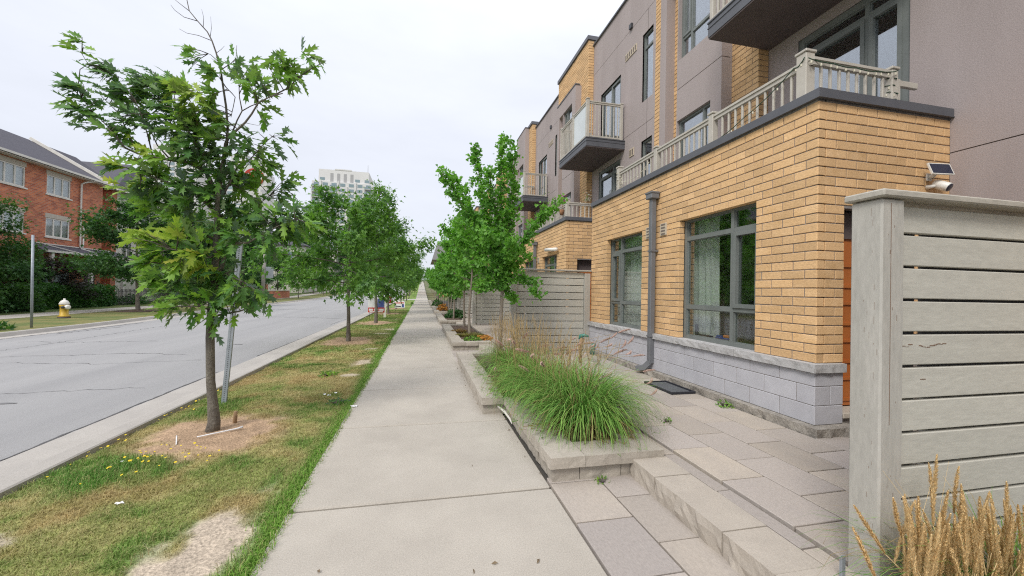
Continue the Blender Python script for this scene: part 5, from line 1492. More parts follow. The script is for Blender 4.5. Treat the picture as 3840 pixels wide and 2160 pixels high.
    mats = [K['oak1'], K['oak2'], K['oak3']]
    # the 300 nearest leaves singly, the rest as one mass
    allv = [(p.y - s * 2, mt, p, d, nr, s) for mt in lv for (p, d, nr, s) in lv[mt]]
    allv.sort(key=lambda q: q[0])
    var = {}
    for mt in range(3):
        for vi, (c, f) in enumerate(((.15, .22), (.35, .1), (-.08, .35), (.55, .2), (.25, -.12))):
            V = leaf_verts(LOAK, c, f); me = np_mesh('leaf', V, np.array(LOAK[1]), mats[mt], True); var[mt, vi] = me
    for q in allv[:300]:
        _, mt, p, d, nr, s = q
        R = frames(np.array([tuple(d)]), np.array([tuple(nr)]))[0]
        o = obj('leaf', var[mt, r2.randrange(5)], T, tuple(p), Matrix(R.tolist()).to_euler(), s)
    VV, FF, MM = [], [], []; off = 0
    for mt in range(3):
        Q = [q for q in allv[300:] if q[1] == mt]
        if not Q: continue
        pos = np.array([tuple(q[2]) for q in Q]); dd = np.array([tuple(q[3]) for q in Q]); nn_ = np.array([tuple(q[4]) for q in Q]); ss = np.array([q[5] for q in Q])
        V, F = leaves_np(LOAK, pos, dd, nn_, ss, rg, .22, .2)
        VV.append(V); FF.append(F + off); off += len(V); MM += [mt] * len(F)
    me = np_mesh('crown', np.concatenate(VV) - WL[T], np.concatenate(FF), mats, True, MM)
    tag(obj('crown', me, T), kind='stuff')
    return T
oak()

# ---------------- generic street trees
def grow(seed, H, clear, R, n1, up=.55, n2=5, wob=.06, shape='round', r0=.06, lean=(0, 0)):
    """returns trunk polyline, branches [(pts, r)], twigs [(a, b)]"""
    rg = random.Random(seed)
    trunk = []; x = y = 0
    nseg = 10
    for i in range(nseg + 1):
        t = i / nseg; trunk.append(Vector((x + lean[0] * t * H, y + lean[1] * t * H, t * H * .93)))
        x += rg.uniform(-1, 1) * wob * H / nseg; y += rg.uniform(-1, 1) * wob * H / nseg
    br, tw = [], []
    az = rg.random() * 6.28
    for i in range(n1):
        t = (i + rg.random()) / n1
        h = clear + (H * .9 - clear) * t
        f = h / (H * .93) * nseg; k = min(nseg - 1, int(f)); a = trunk[k].lerp(trunk[k + 1], f - k)
        az += 2.4 + rg.uniform(-.4, .4)
        prof = {'round': math.sin(math.pi * (.12 + .80 * t) ** .75) ** .7, 'cone': (1 - t) ** .8 * .9 + .12, 'vase': .35 + .75 * math.sin(math.pi * (.15 + .7 * t))}[shape]
        L_ = R * prof * rg.uniform(.75, 1.15)
        el = up * (.5 + t) + rg.uniform(-.15, .15)
        P = [a]; d = Vector((math.cos(az) * math.cos(el), math.sin(az) * math.cos(el), math.sin(el)))
        for s in range(4):
            d = (d + Vector((rg.uniform(-.2, .2), rg.uniform(-.2, .2), rg.uniform(-.12, .16) - (.10 if t < .3 else 0)))).normalized()
            P.append(P[-1] + d * L_ / 4)
        br.append((P, r0 * .34 * (1 - .5 * t)))
        for j in range(n2):
            u = .25 + .75 * (j + rg.random()) / n2; f2 = u * 4; k2 = min(3, int(f2)); b = P[k2].lerp(P[k2 + 1], f2 - k2)
            dd = (d + Vector((rg.uniform(-1, 1), rg.uniform(-1, 1), rg.uniform(-.7, .6))) * .9).normalized()
            tw.append((b, b + dd * L_ * rg.uniform(.22, .42)))
        tw.append((P[3], P[4]))
    return trunk, br, tw
def tree_meshes(name, seed, H, clear, R, n1, leaf, nleaf, tpl, lm, bark, up=.5, n2=5, shape='round', r0=.06, sag=.25, clump=.16, extra=None, wob=.06, hug=False, lean=(0, 0)):
    rg = np.random.default_rng(seed)
    trunk, br, tw = grow(seed, H, clear, R, n1, up, n2, wob, shape, r0, lean) if extra is None else extra
    mb = MB(); nt_ = len(trunk)
    mb.tube([trunk[0] + Vector((0, 0, -.12))] + trunk, [r0 * 1.5] + [r0 * (1.18 if i == 0 else (1 - .88 * i / (nt_ - 1))) for i in range(nt_)], 9)
    tm = mb.mesh('trunk', bark)
    mb = MB()
    for P, r in br: mb.tube(P, [r * (1 - .75 * i / (len(P) - 1)) + .002 for i in range(len(P))], 5)
    for a, b in tw: mb.tube([a, b], [.006, .003], 3)
    bm = mb.mesh('limbs', K['twig'] if bark is K['bark'] else bark)
    A = np.array([tuple(a) for a, b in tw]); Bq = np.array([tuple(b) for a, b in tw])
    ln = np.linalg.norm(Bq - A, axis=1); pr = ln / ln.sum()
    idx = rg.choice(len(tw), nleaf, p=pr)
    t = rg.random(nleaf) ** .8
    pos = A[idx] + (Bq[idx] - A[idx]) * t[:, None] + np.clip(rg.normal(size=(nleaf, 3)), -1.5, 1.5) * clump * (1.0 if not hug else .6) * (.4 + .8 * rg.random((nleaf, 1)))
    ctr = np.array((trunk[nt_ // 2].x, trunk[nt_ // 2].y, clear + (H - clear) * .45))
    out = unit(pos - ctr)
    d, nr = rand_leaf_dirs(rg, nleaf, out, sag)
    if hug: nr = unit(out + np.array((0, 0, .4)) + rg.normal(size=(nleaf, 3)) * .7)
    s = leaf * (.65 + .7 * rg.random(nleaf))
    V, F = leaves_np(tpl, pos, d, nr, s, rg)
    return tm, bm, np_mesh('crown', V, F, lm, False)
def plant_tree(meshes, name, label, cat, loc, rot=0, sc=1.0, group=None):
    T = thing(name, label, cat, loc, group)
    T.rotation_euler = (0, 0, rot); T.scale = (sc,) * 3 if not hasattr(sc, '__len__') else sc
    for n_, me in zip(('trunk', 'limbs', 'crown'), meshes):
        o = bpy.data.objects.new(n_, me); link(o, T)
        if n_ != 'trunk': o['kind'] = 'stuff'
    return T
vergeA = tree_meshes('verge', 4, 4.25, 1.55, 1.78, 24, .125, 10500, LMAP, K['maple'], K['bark'], up=.30, n2=7, r0=.058, sag=.6, clump=.17, lean=(-.012, 0))
vergeB = tree_meshes('verge', 9, 6.6, 1.9, 1.55, 24, .12, 7500, LMAP, K['maple'], K['bark'], up=.45, n2=5, r0=.07, sag=.45, clump=.19, shape='cone')
vergeC = tree_meshes('verge', 14, 5.6, 1.7, 1.75, 20, .15, 7500, LMAP, K['maple'], K['bark'], up=.4, n2=5, r0=.065, sag=.45, clump=.22)
darkA = tree_meshes('dark', 31, 6.6, 1.75, 2.35, 26, .17, 15000, LMAP, K['dark'], K['bark'], up=.35, n2=6, r0=.10, sag=.4, clump=.28)
darkB = tree_meshes('dark', 37, 7.4, 1.3, 2.9, 28, .19, 15000, LMAP, K['dark'], K['bark'], up=.4, n2=6, r0=.11, sag=.4, clump=.34)
plumA = tree_meshes('plum', 41, 4.0, .9, 1.8, 22, .13, 9000, LMAP, K['plum'], K['bark'], up=.5, n2=6, r0=.07, sag=.2, clump=.24)
G1 = 'young trees along the near verge'
plant_tree(vergeA, 'verge_tree', 'round leafy young tree behind the oak, with a ring of bare earth at its foot', 'tree', (-2.0, 12.1, -.02), .6, 1.0, G1)
plant_tree(vergeB, 'verge_tree', 'taller young tree with thin upright top shoots behind the round one', 'tree', (-1.94, 18.5, -.02), 1.2, 1.0, G1)
ORD = 'zeroth first second third fourth fifth sixth seventh eighth ninth tenth'.split()
far = [(25.3, vergeC, .4, 1.0), (32, vergeB, 2.2, .92), (38.5, vergeC, 2.9, 1.05), (45, vergeB, 4.1, .9), (52, vergeC, 5.1, 1.0), (66, vergeB, .9, .95), (73, vergeC, 1.7, 1.05), (80, vergeC, 3.0, .95), (88, vergeB, 3.7, .9), (97, vergeC, 4.4, 1.0), (107, vergeC, .2, 1.1), (118, vergeB, 1.1, 1.0), (131, vergeC, 2.0, 1.1), (146, vergeC, 3.3, 1.2), (164, vergeC, 4.0, 1.2), (186, vergeC, 5.0, 1.3), (212, vergeC, .7, 1.4), (245, vergeC, 1.4, 1.5)]
for y, m_, r_, s_ in far:
    n_ = [q[0] for q in far].index(y) + 3
    lab = {25.3: 'third verge tree behind the tall one, beside the lawn signs', 32: 'fourth verge tree along the grass strip, just past the tilted placard'}.get(y, f'{ORD[n_]} young tree behind the oak along the grass strip' if n_ < 9 else 'distant verge tree in the line that closes up the grass strip')
    plant_tree(m_, 'verge_tree', lab, 'tree', (-1.95 + .1 * math.sin(y), y, gz(y) - .02), r_, s_, G1)

# ginkgo with several leaders
def ginkgo_first():
    D = 7.5; base = Vector((1.46, 7.5, .10))
    def W(pts, dy=0): return [at(x, y_, D + dy * i / max(1, len(pts) - 1)) - base for i, (x, y_) in enumerate(pts)]
    trunk = [Vector((0, 0, 0))] + W([(1876, 1260), (1879, 1180), (1884, 1080), (1885, 980), (1883, 880), (1881, 780), (1880, 680), (1880, 590), (1880, 510)])
    raw = [([(1884, 960), (1850, 870), (1815, 760), (1796, 650), (1782, 545)], .25), ([(1884, 1000), (1820, 900), (1750, 800), (1700, 710), (1655, 645)], -.3), ([(1884, 1010), (1800, 950), (1720, 900), (1660, 860)], .3),
           ([(1884, 1020), (1940, 930), (1990, 860), (2040, 810), (2088, 768)], -.25), ([(1884, 930), (1915, 800), (1925, 690), (1912, 570)], .35), ([(1884, 1060), (1950, 1030), (1990, 1060), (2015, 1110)], -.3), ([(1884, 1070), (1830, 1050), (1790, 1080)], -.35),
           ([(1884, 900), (1780, 830), (1740, 740), (1705, 660)], .5), ([(1884, 1000), (1930, 960), (1960, 900)], .5), ([(1884, 1040), (1820, 1000), (1750, 990), (1690, 970)], -.4), ([(1884, 860), (1840, 740), (1840, 640)], -.4), ([(1884, 1040), (1930, 1000), (1985, 950)], .3),
           ([(1884, 940), (1855, 900), (1810, 860)], -.6), ([(1884, 1000), (1900, 950), (1930, 890)], -.6), ([(1884, 1090), (1910, 1090), (1930, 1130)], .2), ([(1884, 980), (1780, 900), (1720, 830)], .7)]
    br = [(W(p, dy), .016) for p, dy in raw]
    rg = random.Random(8); tw = []
    for P in [b[0] for b in br] + [trunk[3:]]:
        for a, b in zip(P[:-1], P[1:]):
            n = max(2, int((b - a).length / .07))
            for i in range(n):
                p = a.lerp(b, (i + rg.random()) / n); s = rg.uniform(.05, .24) * (1.0 if P is not trunk else .6)
                tw.append((p, p + Vector((rg.uniform(-1, 1), rg.uniform(-1, 1), rg.uniform(-.5, 1.0))).normalized() * s))
            tw.append((a, b))
    M_ = tree_meshes('g', 77, 4.5, 1.2, 1.2, 0, .060, 12500, LGIN, K['ginkgo'], K['barkp'], r0=.045, clump=.10, extra=(trunk, br, tw), hug=True)
    return plant_tree(M_, 'ginkgo_tree', 'nearest ginkgo, with two tall leaders and a long branch reaching right over the fence', 'tree', tuple(base), group='ginkgo trees along the planters')
ginkgo_first()
ginkA = tree_meshes('gk', 51, 4.6, 1.5, .95, 20, .075, 6000, LGIN, K['ginkgo'], K['barkp'], up=.75, n2=7, r0=.05, clump=.12, shape='vase', hug=True)
ginkB = tree_meshes('gk', 57, 4.1, 1.3, 1.1, 18, .08, 5600, LGIN, K['ginkgo'], K['barkp'], up=.55, n2=7, r0=.05, clump=.13, hug=True)
ORD = 'zeroth first second third fourth fifth sixth seventh eighth ninth tenth'.split()
GL = {11.88: 'second ginkgo, its slim pale trunk rising from yellow-green tufts', 14.83: 'third ginkgo, slim trunk just behind the second'}
gk = [(1.43, 11.88, ginkB, .3, .93), (1.57, 14.83, ginkA, 1.0, .92), (1.51, 19.15, ginkB, 2.0, 1.0), (1.6, 22.5, ginkA, 3.3, .95), (1.7, 25.9, ginkB, 4.0, 1.0), (1.6, 29.5, ginkA, 4.6, .98), (1.65, 33, ginkB, 5.2, 1.0), (1.7, 37, ginkA, .8, 1.0), (1.7, 41, ginkB, 1.6, 1.05), (1.8, 45.5, ginkA, 2.4, 1.0), (1.9, 50.5, ginkB, 3.0, 1.05),
      (2.0, 56, ginkA, 3.9, 1.05), (2.2, 62, ginkB, 4.8, 1.1), (2.2, 68, ginkA, 5.5, 1.1), (2.3, 75, ginkB, .3, 1.2), (2.3, 84, ginkA, 1.2, 1.2), (2.3, 95, ginkB, 2.2, 1.3), (2.3, 110, ginkA, 3.1, 1.3), (2.3, 130, ginkB, 4.2, 1.5), (2.3, 155, ginkA, 5.0, 1.6), (2.4, 190, ginkB, .5, 1.8)]
for GI, (x, y, m_, r_, s_) in enumerate(gk):
    plant_tree(m_, 'ginkgo_tree', GL.get(y, f'{ORD[GI + 2]} ginkgo from the camera in the row right of the sidewalk' if GI < 8 else 'ginkgo in the distant row along the right of the sidewalk'), 'tree', (x, y, gz(y) + .08), r_, s_ * (1.0 if y < 16 else .88), 'ginkgo trees along the planters')
for x, y, s_ in ((2.9, 27.5, .55), (2.8, 31, .6), (2.9, 24.6, .5)):
    plant_tree(darkA, 'dark_shrub_tree', 'dark bushy small tree behind the ginkgo trunks by the third fence', 'tree', (x, y, .1), y, s_, 'dark small trees behind the ginkgos')

# trees across the street
G2 = 'trees across the street'
def dtree(m_, label, x, y, r_, s_, grp=G2): plant_tree(m_, 'maple_tree', label, 'tree', (x, y, gz(y) - .02), r_, s_, grp)
dtree(darkA, 'dense dark maple on the far verge, a mulch ring round its trunk', -15.5, 26.5, .4, (1.0, 1.0, .97))
dtree(darkB, 'dark maple in the front garden at the left edge of the picture', -20.6, 23.2, 1.3, .80)
dtree(darkB, 'dark maple against the red brick house front beyond the hedge', -21.8, 27.3, 2.6, .42)
dtree(plumA, 'purple-leaved plum tree behind the hedge, in front of the porch', -21.6, 29.3, .9, (1.2, 1.2, .72))
dtree(darkA, 'far maple on the verge opposite, past the dense dark one', -15.9, 35.5, 2.0, .85)
dtree(vergeC, 'light green young tree on the far verge beside the utility pole', -16.5, 60, 2.0, .95)
dtree(darkB, 'large dark tree behind the house fronts, left of the utility pole', -22.5, 47, 3.0, 1.2)
for i, (x, y, s_, m_) in enumerate(((-24, 56, 1.1, darkB), (-21, 66, 1.05, darkA), (-27, 70, 1.35, darkB), (-19, 78, 1.2, darkA), (-23, 88, 1.5, darkB), (-17, 96, 1.3, darkA), (-30, 62, 1.2, darkA), (-36, 74, 1.6, darkB), (-18, 112, 1.5, darkB), (-16, 132, 1.6, darkA), (-26, 105, 1.7, darkB), (-17, 155, 1.8, darkB), (-17, 185, 2.0, darkA), (-16, 72, .8, vergeC), (-20.5, 53, 1.15, darkB), (-19, 40.5, .75, darkB))):
    dtree(m_, 'dark green tree in the mass beyond the far side of the street', x, y, i * 1.1, s_)

# ---------------- planted grasses
def arch_blades(n, cx, cy, rx, ry, z0, len0, len1, seed, w=.0042, tipdrop=.55, colA=(.07, .21, .03), colB=(.30, .50, .11), straw=.12, upright=.0):
    rg = np.random.default_rng(seed); S_ = 6
    a = rg.random(n) * 6.283; rr = np.sqrt(rg.random(n))
    bx, by = cx + rx * rr * np.cos(a), cy + ry * rr * np.sin(a)
    da = a + rg.normal(size=n) * .7; L_ = len0 + (len1 - len0) * rg.random(n)
    lean = (.25 + .75 * rr) * (1 - upright) * (.6 + .8 * rg.random(n))
    V = np.zeros((n, S_ + 1, 2, 3)); p = np.stack([bx, by, np.full(n, z0)], 1)
    th = 1.45 - lean * .55
    for s in range(S_ + 1):
        ww = w * (1 - .88 * (s / S_) ** 1.5)
        sd_ = np.stack([-np.sin(da), np.cos(da), 0 * da], 1) * ww
        V[:, s, 0] = p - sd_; V[:, s, 1] = p + sd_
        d = np.stack([np.cos(da) * np.cos(th), np.sin(da) * np.cos(th), np.sin(th)], 1)
        p = p + d * (L_ / S_)[:, None]; th = th - (tipdrop * lean + .12) * (.6 + s * .22)
        da = da + rg.normal(size=n) * .06
    k = (S_ + 1) * 2; i = np.arange(n)[:, None, None] * k
    q = np.array([[2 * s, 2 * s + 1, 2 * s + 3, 2 * s + 2] for s in range(S_)])
    F = (i + q[None]).reshape(-1, 4)
    t = rg.random((n, 1)); c = np.array(colA) * (1 - t) + np.array(colB) * t
    st_ = rg.random((n, 1)) < straw; c = np.where(st_, np.array((.33, .25, .11)), c)
    cc = np.repeat(c[:, None], k, 1); sg = (np.arange(k) // 2 / S_)[None, :, None]
    cc = cc * (1 - np.clip(1 - sg * 4, 0, 1) * .5) + np.array((.28, .22, .10)) * np.clip(1 - sg * 4, 0, 1) * .5
    V = V.reshape(-1, 3); V[:, 2] = np.maximum(V[:, 2], z0 + .075 + .01 * rg.random(len(V)) - .075 * (np.hypot((V[:, 0] - cx) / (rx + .05), (V[:, 1] - cy) / (ry + .05)) < 1))
    return V, F, cc.reshape(-1, 3)
def clump(T, name, parts, m='fgrass'):
    VV, FF, CC = [], [], []; o = 0
    for V, F, C in parts:
        VV.append(V); FF.append(F + o); CC.append(C); o += len(V)
    me = np_mesh(name, np.concatenate(VV) - WL[T], np.concatenate(FF), K[m]); set_col(me, np.concatenate(CC))
    return tag(obj(name, me, T), kind='stuff')
def head_mesh(name, L_, r, m, seed, nb=110, soft=1.0, bend=0.0, core=1.0):
    """bristly seed head along +Z"""
    rg = random.Random(seed); mb = MB()
    mb.tube([(0, 0, 0), (0, 0, L_ * .25), (0, 0, L_ * .7), (0, 0, L_)], [r * .35 * core, r * .6 * core, r * .45 * core, r * .1], 5)
    for i in range(nb):
        t = (i + rg.random()) / nb; a = rg.random() * 6.28; pr = math.sin(math.pi * min(1, t * .92 + .08)) ** .6
        b = Vector((math.cos(a), math.sin(a), 0)); p = Vector((0, 0, t * L_)) + b * r * .3 * pr
        d = (b * (.8 * soft) + Vector((0, 0, 1))).normalized() * r * 2.0 * (pr + .25); s = Vector((-b.y, b.x, 0)) * r * .28
        mb.add([p - s, p + s, p + d], [(0, 1, 2)])
    if bend: mb.V = [(v[0] + bend * (v[2] / L_) ** 2 * L_, v[1], v[2] * (1 - .3 * abs(bend) * v[2] / L_)) for v in mb.V]
    return mb.mesh(name, m)
def set_along(o, p, d):
    o.rotation_euler = Vector(d).to_track_quat('Z', 'Y').to_euler()
T = thing('fountain_grass', 'large green fountain grass mound spilling over the nearest planter, pink plumes and tan stems above', 'ornamental grass', (1.55, 4.2, .14))
parts = []
for i, (cx, cy, n, l0, l1) in enumerate(((1.58, 3.74, 1150, .6, 1.02), (1.50, 4.35, 900, .6, 1.05), (1.52, 5.1, 750, .6, 1.02), (1.48, 5.9, 600, .6, 1.0), (1.5, 6.7, 500, .6, .95), (1.3, 5.0, 300, .4, .7), (1.72, 4.5, 450, .6, 1.05))):
    parts.append(arch_blades(n, cx, cy, .17, .28, .14, l0, l1, 60 + i, w=.0045, upright=.36 if i < 2 else .2))
parts.append(arch_blades(520, 1.80, 3.98, .13, .24, .14, .6, .95, 68, w=.0045, upright=.45))
parts.append(arch_blades(260, 1.58, 3.62, .24, .22, .14, .45, .8, 90, w=.0032, tipdrop=1.0, colA=(.30, .24, .10), colB=(.20, .25, .07), straw=.4))
parts.append(arch_blades(220, 1.25, 5.3, .12, .5, .14, .35, .6, 91, w=.003, tipdrop=.9, colA=(.34, .25, .11), colB=(.30, .17, .06), straw=.4))
clump(T, 'foliage', parts)
# upright tan stems with narrow heads
rg = random.Random(12); st = MB()
hm_ = [head_mesh('seed_head', .22, .005, K['stem'], i, 60, .5) for i in range(3)]
tops = []
for i in range(350):
    cy = rg.uniform(4.9, 7.6) if i > 110 else rg.uniform(3.75, 5.2); cx = rg.gauss(1.52, .20) + (.0 if cy > 5 else .05)
    h = rg.uniform(.70, 1.02) if i > 110 else rg.uniform(.66, .92); lx, ly = rg.gauss(0, .10), rg.gauss(0, .08)
    a = Vector((cx, cy, .14)); b = a + Vector((lx * .4, ly * .4, h * .6)); c = a + Vector((lx, ly, h))
    st.tube([a, b, c], [.0022, .0018, .0012], 3); tops.append((b.lerp(c, .45), (c - b).normalized(), h))
st.build('stems', K['stem'], T, kind='stuff')
for p, d, h in tops[:290]:
    o = obj('seed_head', hm_[rg.randrange(3)], T, tuple(p), None, (1, 1, rg.uniform(.7, 1.25))); set_along(o, p, d)
pm = [head_mesh('plume', .14, .0085, K['plume'], 30 + i, 340, 1.5, (.55, -.45, .75)[i], .35) for i in range(3)]
st = MB()
PL = [(2290, 1268, 5.0), (2318, 1248, 5.2), (2330, 1305, 4.7), (2352, 1290, 4.9), (2372, 1336, 4.4), (2345, 1330, 4.6), (2270, 1300, 5.0), (2410, 1395, 4.2), (2425, 1440, 4.0), (2438, 1482, 3.9), (2250, 1285, 5.3), (2230, 1310, 5.4), (2205, 1305, 5.5), (2300, 1330, 4.8), 
      (1905, 1278, 5.6), (1935, 1290, 5.4), (1985, 1320, 5.0), (2000, 1345, 4.8), (2045, 1375, 4.3), (1890, 1300, 5.6), (1870, 1395, 5.4), (1860, 1415, 5.4), (1960, 1270, 5.6), (2020, 1300, 5.2), (2070, 1330, 4.9), (2090, 1305, 5.1), (2120, 1330, 4.8), (2155, 1300, 5.2), (2180, 1290, 5.3), (2260, 1415, 4.0), (2225, 1455, 3.9), (1985, 1395, 4.5), (2140, 1275, 5.6)]
for i, (x, y, D) in enumerate(PL):
    p = at(x, y, D); root = Vector((1.55 + rg.gauss(0, .12), min(6.5, max(3.6, D + .1)), .2))
    d = (p - root); d.z = 0; d = (d.normalized() * 1.0 + Vector((0, 0, rg.uniform(.1, .9)))).normalized()
    m1 = root.lerp(p, .55) + Vector((0, 0, .22))
    st.tube([root, m1, p], [.003, .0025, .002], 3)
    o = obj('plume', pm[i % 3], T, tuple(p), None, rg.uniform(1.0, 1.4)); set_along(o, p, d)
st.build('plume_stalks', K['reed'], T, kind='stuff')

# feather reed grass in the bottom right corner
T = thing('reed_grass', 'clump of dry golden feather reed grass in front of the near fence, bottom right', 'ornamental grass', (2.45, 1.22, .1))
parts = [arch_blades(560, 2.45, 1.22, .30, .14, .05, .45, .78, 70, w=.003, upright=.5, straw=.5), arch_blades(220, 2.75, 1.2, .2, .14, .05, .4, .7, 71, w=.003, upright=.3, straw=.15)]
clump(T, 'foliage', parts)
hm_ = [head_mesh('seed_head', .27, .0078, K['head'], 80 + i, 420, .75, (0, .06, -.05, .1)[i], .6) for i in range(4)]
st = MB()
HD = [(3215, 1915, 1.3, -.75), (3340, 1875, 1.3, -.35), (3220, 2005, 1.22, -.55), (3500, 1755, 1.3, .0), (3512, 1728, 1.33, .02), (3535, 1855, 1.28, -.06), (3445, 1905, 1.3, -.08), (3580, 1765, 1.34, .0), (3605, 1835, 1.3, .02), (3630, 1870, 1.3, .04), (3680, 1890, 1.28, .45), (3705, 1865, 1.32, .06), (3775, 1825, 1.3, .04), (3785, 1900, 1.28, .04), (3420, 1925, 1.26, -.12), (3480, 1925, 1.3, .0), (3560, 1990, 1.24, .05), (3660, 1960, 1.25, .0), (3525, 1985, 1.24, .2), (3455, 1990, 1.22, .02)]
for i in range(80):
    HD.append((rg.uniform(3390, 3850), rg.uniform(1880, 2090), rg.uniform(1.16, 1.36), rg.gauss(0, .10)))
for i, (x, y, D, ln) in enumerate(HD):
    tip = at(x, y, D); d = Vector((ln, rg.gauss(0, .05), 1)).normalized(); s = rg.uniform(.75, 1.1)
    p = tip - d * .24 * s
    root = Vector((2.45 + (p.x - 2.45) * .45 - ln * .05, 1.24 + rg.gauss(0, .05), .08))
    st.tube([root, root.lerp(p, .6) - d * .02 * 0, p], [.0022, .002, .0016], 4)
    o = obj('seed_head', hm_[i % 4], T, tuple(p), None, (1, 1, s)); set_along(o, p, d)
for i in range(14):
    a = Vector((2.45 + rg.gauss(0, .2), 1.25, .1)); b = at(rg.uniform(3300, 3840), rg.uniform(1720, 2000), 1.3); st.tube([a, a.lerp(b, .5) + Vector((0, 0, .05)), b], [.0016, .0012, .0006], 3)
st.build('stalks', K['reed'], T, kind='stuff')

# small plants in the beds
def shrub(name, label, c, r, h, n, size, m, sd, tpl=LSIM, cat='shrub', group=None):
    T = thing(name, label, cat, c, group); rg = np.random.default_rng(sd)
    v = unit(rg.normal(size=(n, 3))); v[:, 2] = np.abs(v[:, 2]); rr = .55 + .5 * rg.random((n, 1)) ** .6
    pos = v * rr * np.array((r, r, h)); d, nr = rand_leaf_dirs(rg, n, v, .1)
    V, F = leaves_np(tpl, pos, d, unit(v + rg.normal(size=(n, 3)) * .5), size * (.6 + .8 * rg.random(n)), rg)
    me = np_mesh('foliage', V, F, m); tag(obj('foliage', me, T), kind='stuff')
    mb = MB()
    for i in range(7):
        a = i * .9; mb.tube([Vector(c), Vector(c) + Vector((math.cos(a) * r * .5, math.sin(a) * r * .5, h * .75))], [.012, .005], 5)
    mb.build('stems', K['twig'], T)
    return T
def tuft(label, x, y, l0, l1, n, sd, cA, cB):
    T = thing('grass_tuft', label, 'ornamental grass', (x, y, .13), 'low tufts under the ginkgos')
    clump(T, 'foliage', [arch_blades(n, x, y, .14, .14, .13, l0, l1, sd, w=.004, tipdrop=1.0, colA=cA, colB=cB, straw=.15)])
tuft('yellow-green grass tuft right of the second ginkgo trunk', 1.55, 11.6, .28, .42, 260, 101, (.16, .20, .03), (.26, .25, .06))
tuft('yellow-green grass tuft left of the second ginkgo trunk', 1.25, 11.7, .25, .4, 240, 102, (.20, .22, .04), (.30, .26, .07))
tuft('rusty brown grass tuft at the near end of the second bed', 1.2, 12.8, .25, .42, 300, 103, (.33, .17, .04), (.26, .20, .06))
shrub('low_shrub', 'small bright green plant at the foot of the second ginkgo', (1.33, 10.6, .13), .22, .14, 260, .06, K['oak2'], 111)
shrub('low_shrub', 'low brown-leaved plant beside the second ginkgo trunk', (1.72, 11.0, .13), .22, .12, 220, .07, K['oflower'], 112)
shrub('low_shrub', 'dark green shrub in the third bed in front of the far ginkgo trunk', (1.62, 19.6, .13), .5, .42, 700, .10, K['hedge'], 113)
shrub('low_shrub', 'amber-leaved plant in the bed beyond the dark green shrub', (1.35, 26.4, .13), .35, .42, 300, .12, K['oflower'], 114)
shrub('low_shrub', 'small round green bush at the far end of the beds', (1.3, 33, .13), .5, .55, 400, .12, K['hedge'], 115)
shrub('low_shrub', 'green weed growing at the base of the near block wall', (3.6, 4.15, .15), .10, .06, 70, .035, K['oak2'], 116)
shrub('low_shrub', 'tiny weed in the patio joint near the fountain grass', (2.55, 3.75, .15), .05, .03, 26, .03, K['oak2'], 117)
shrub('low_shrub', 'tiny weed in front of the nearest planter base', (1.42, 2.93, .0), .06, .03, 30, .025, K['oak2'], 118)
shrub('low_shrub', 'dark green weed clump in the verge near the kerb', (-1.55, 7.4, -.01), .16, .05, 90, .05, K['oak2'], 119)
shrub('low_shrub', 'low green weed patch beside the verge scraps', (-1.05, 5.6, -.01), .14, .04, 90, .04, K['oak1'], 120)
# ================================================================== across the street
def hedge(label, x0, x1, y0, y1, h, n, sd):
    T = thing('hedge', label, 'hedge', ((x0 + x1) / 2, (y0 + y1) / 2, 0), 'clipped hedges across the street'); rg = np.random.default_rng(sd)
    mb = MB(); mb.box(x0 + .15, x1 - .15, y0 + .15, y1 - .15, 0, h - .15); mb.build('core', K['hedge'], T)
    f = rg.random(n); pos = np.stack([x0 + (x1 - x0) * rg.random(n), y0 + (y1 - y0) * rg.random(n), h * rg.random(n)], 1)
    nrm = np.zeros((n, 3))
    a = f < .5; pos[a, 0] = x1; nrm[a] = (1, 0, .3)
    a = (f >= .5) & (f < .8); pos[a, 2] = h; nrm[a] = (0, 0, 1)
    a = (f >= .8); pos[a, 1] = y0; nrm[a] = (0, -1, .3)
    b = fbm(pos[:, 1] * 1.4, pos[:, 2] * 1.6 + pos[:, 0], sd=sd)
    pos += nrm * ((b - .5) * .45)[:, None] + rg.normal(size=(n, 3)) * .06
    d, nr = rand_leaf_dirs(rg, n, nrm, .1)
    V, F = leaves_np(LSIM, pos, d, unit(nrm + rg.normal(size=(n, 3)) * .6), .13 * (.6 + .8 * rg.random(n)), rg)
    me = np_mesh('foliage', V - WL[T], F, K['hedge']); tag(obj('foliage', me, T), kind='stuff')
hedge('long clipped green hedge behind the far sidewalk at the left', -21.2, -19.9, 14, 26.5, 1.22, 9000, 1)
hedge('lower dark hedge between the hydrant and the iron fence', -21.6, -20.3, 27.0, 32.4, 1.28, 6500, 2)
shrub('round_bush', 'dark rounded bush rising in front of the hedge behind the hydrant', (-19.7, 25.2, 0), .75, 1.25, 1500, .13, K['dark'], 131, LMAP)
shrub('round_bush', 'dark rounded bush by the front door of the red house', (-21.9, 33.9, 0), .8, 1.2, 1200, .14, K['dark'], 132, LMAP)
shrub('round_bush', 'grey-green low shrub row behind the iron fence', (-21.0, 35.2, 0), .9, .7, 900, .12, K['hedge'], 133)
shrub('fallen_branch', 'fallen leafy green branch lying on the far verge by the sign post', (-13.6, 15.6, 0), .9, .28, 420, .15, K['dark'], 134, LMAP, 'branch')
shrub('low_shrub', 'bright green plant at the foot of the utility cabinet', (-16.4, 48.5, 0), .5, .5, 300, .2, K['oak2'], 135)
shrub('garden_shrub', 'yellow-green shrub behind the utility cabinet', (-19.5, 50, 0), 1.0, 2.2, 700, .22, K['oak2'], 136)
T = thing('iron_fence', 'black iron picket fence in front of the red house garden', 'fence', (-20.6, 37, 0))
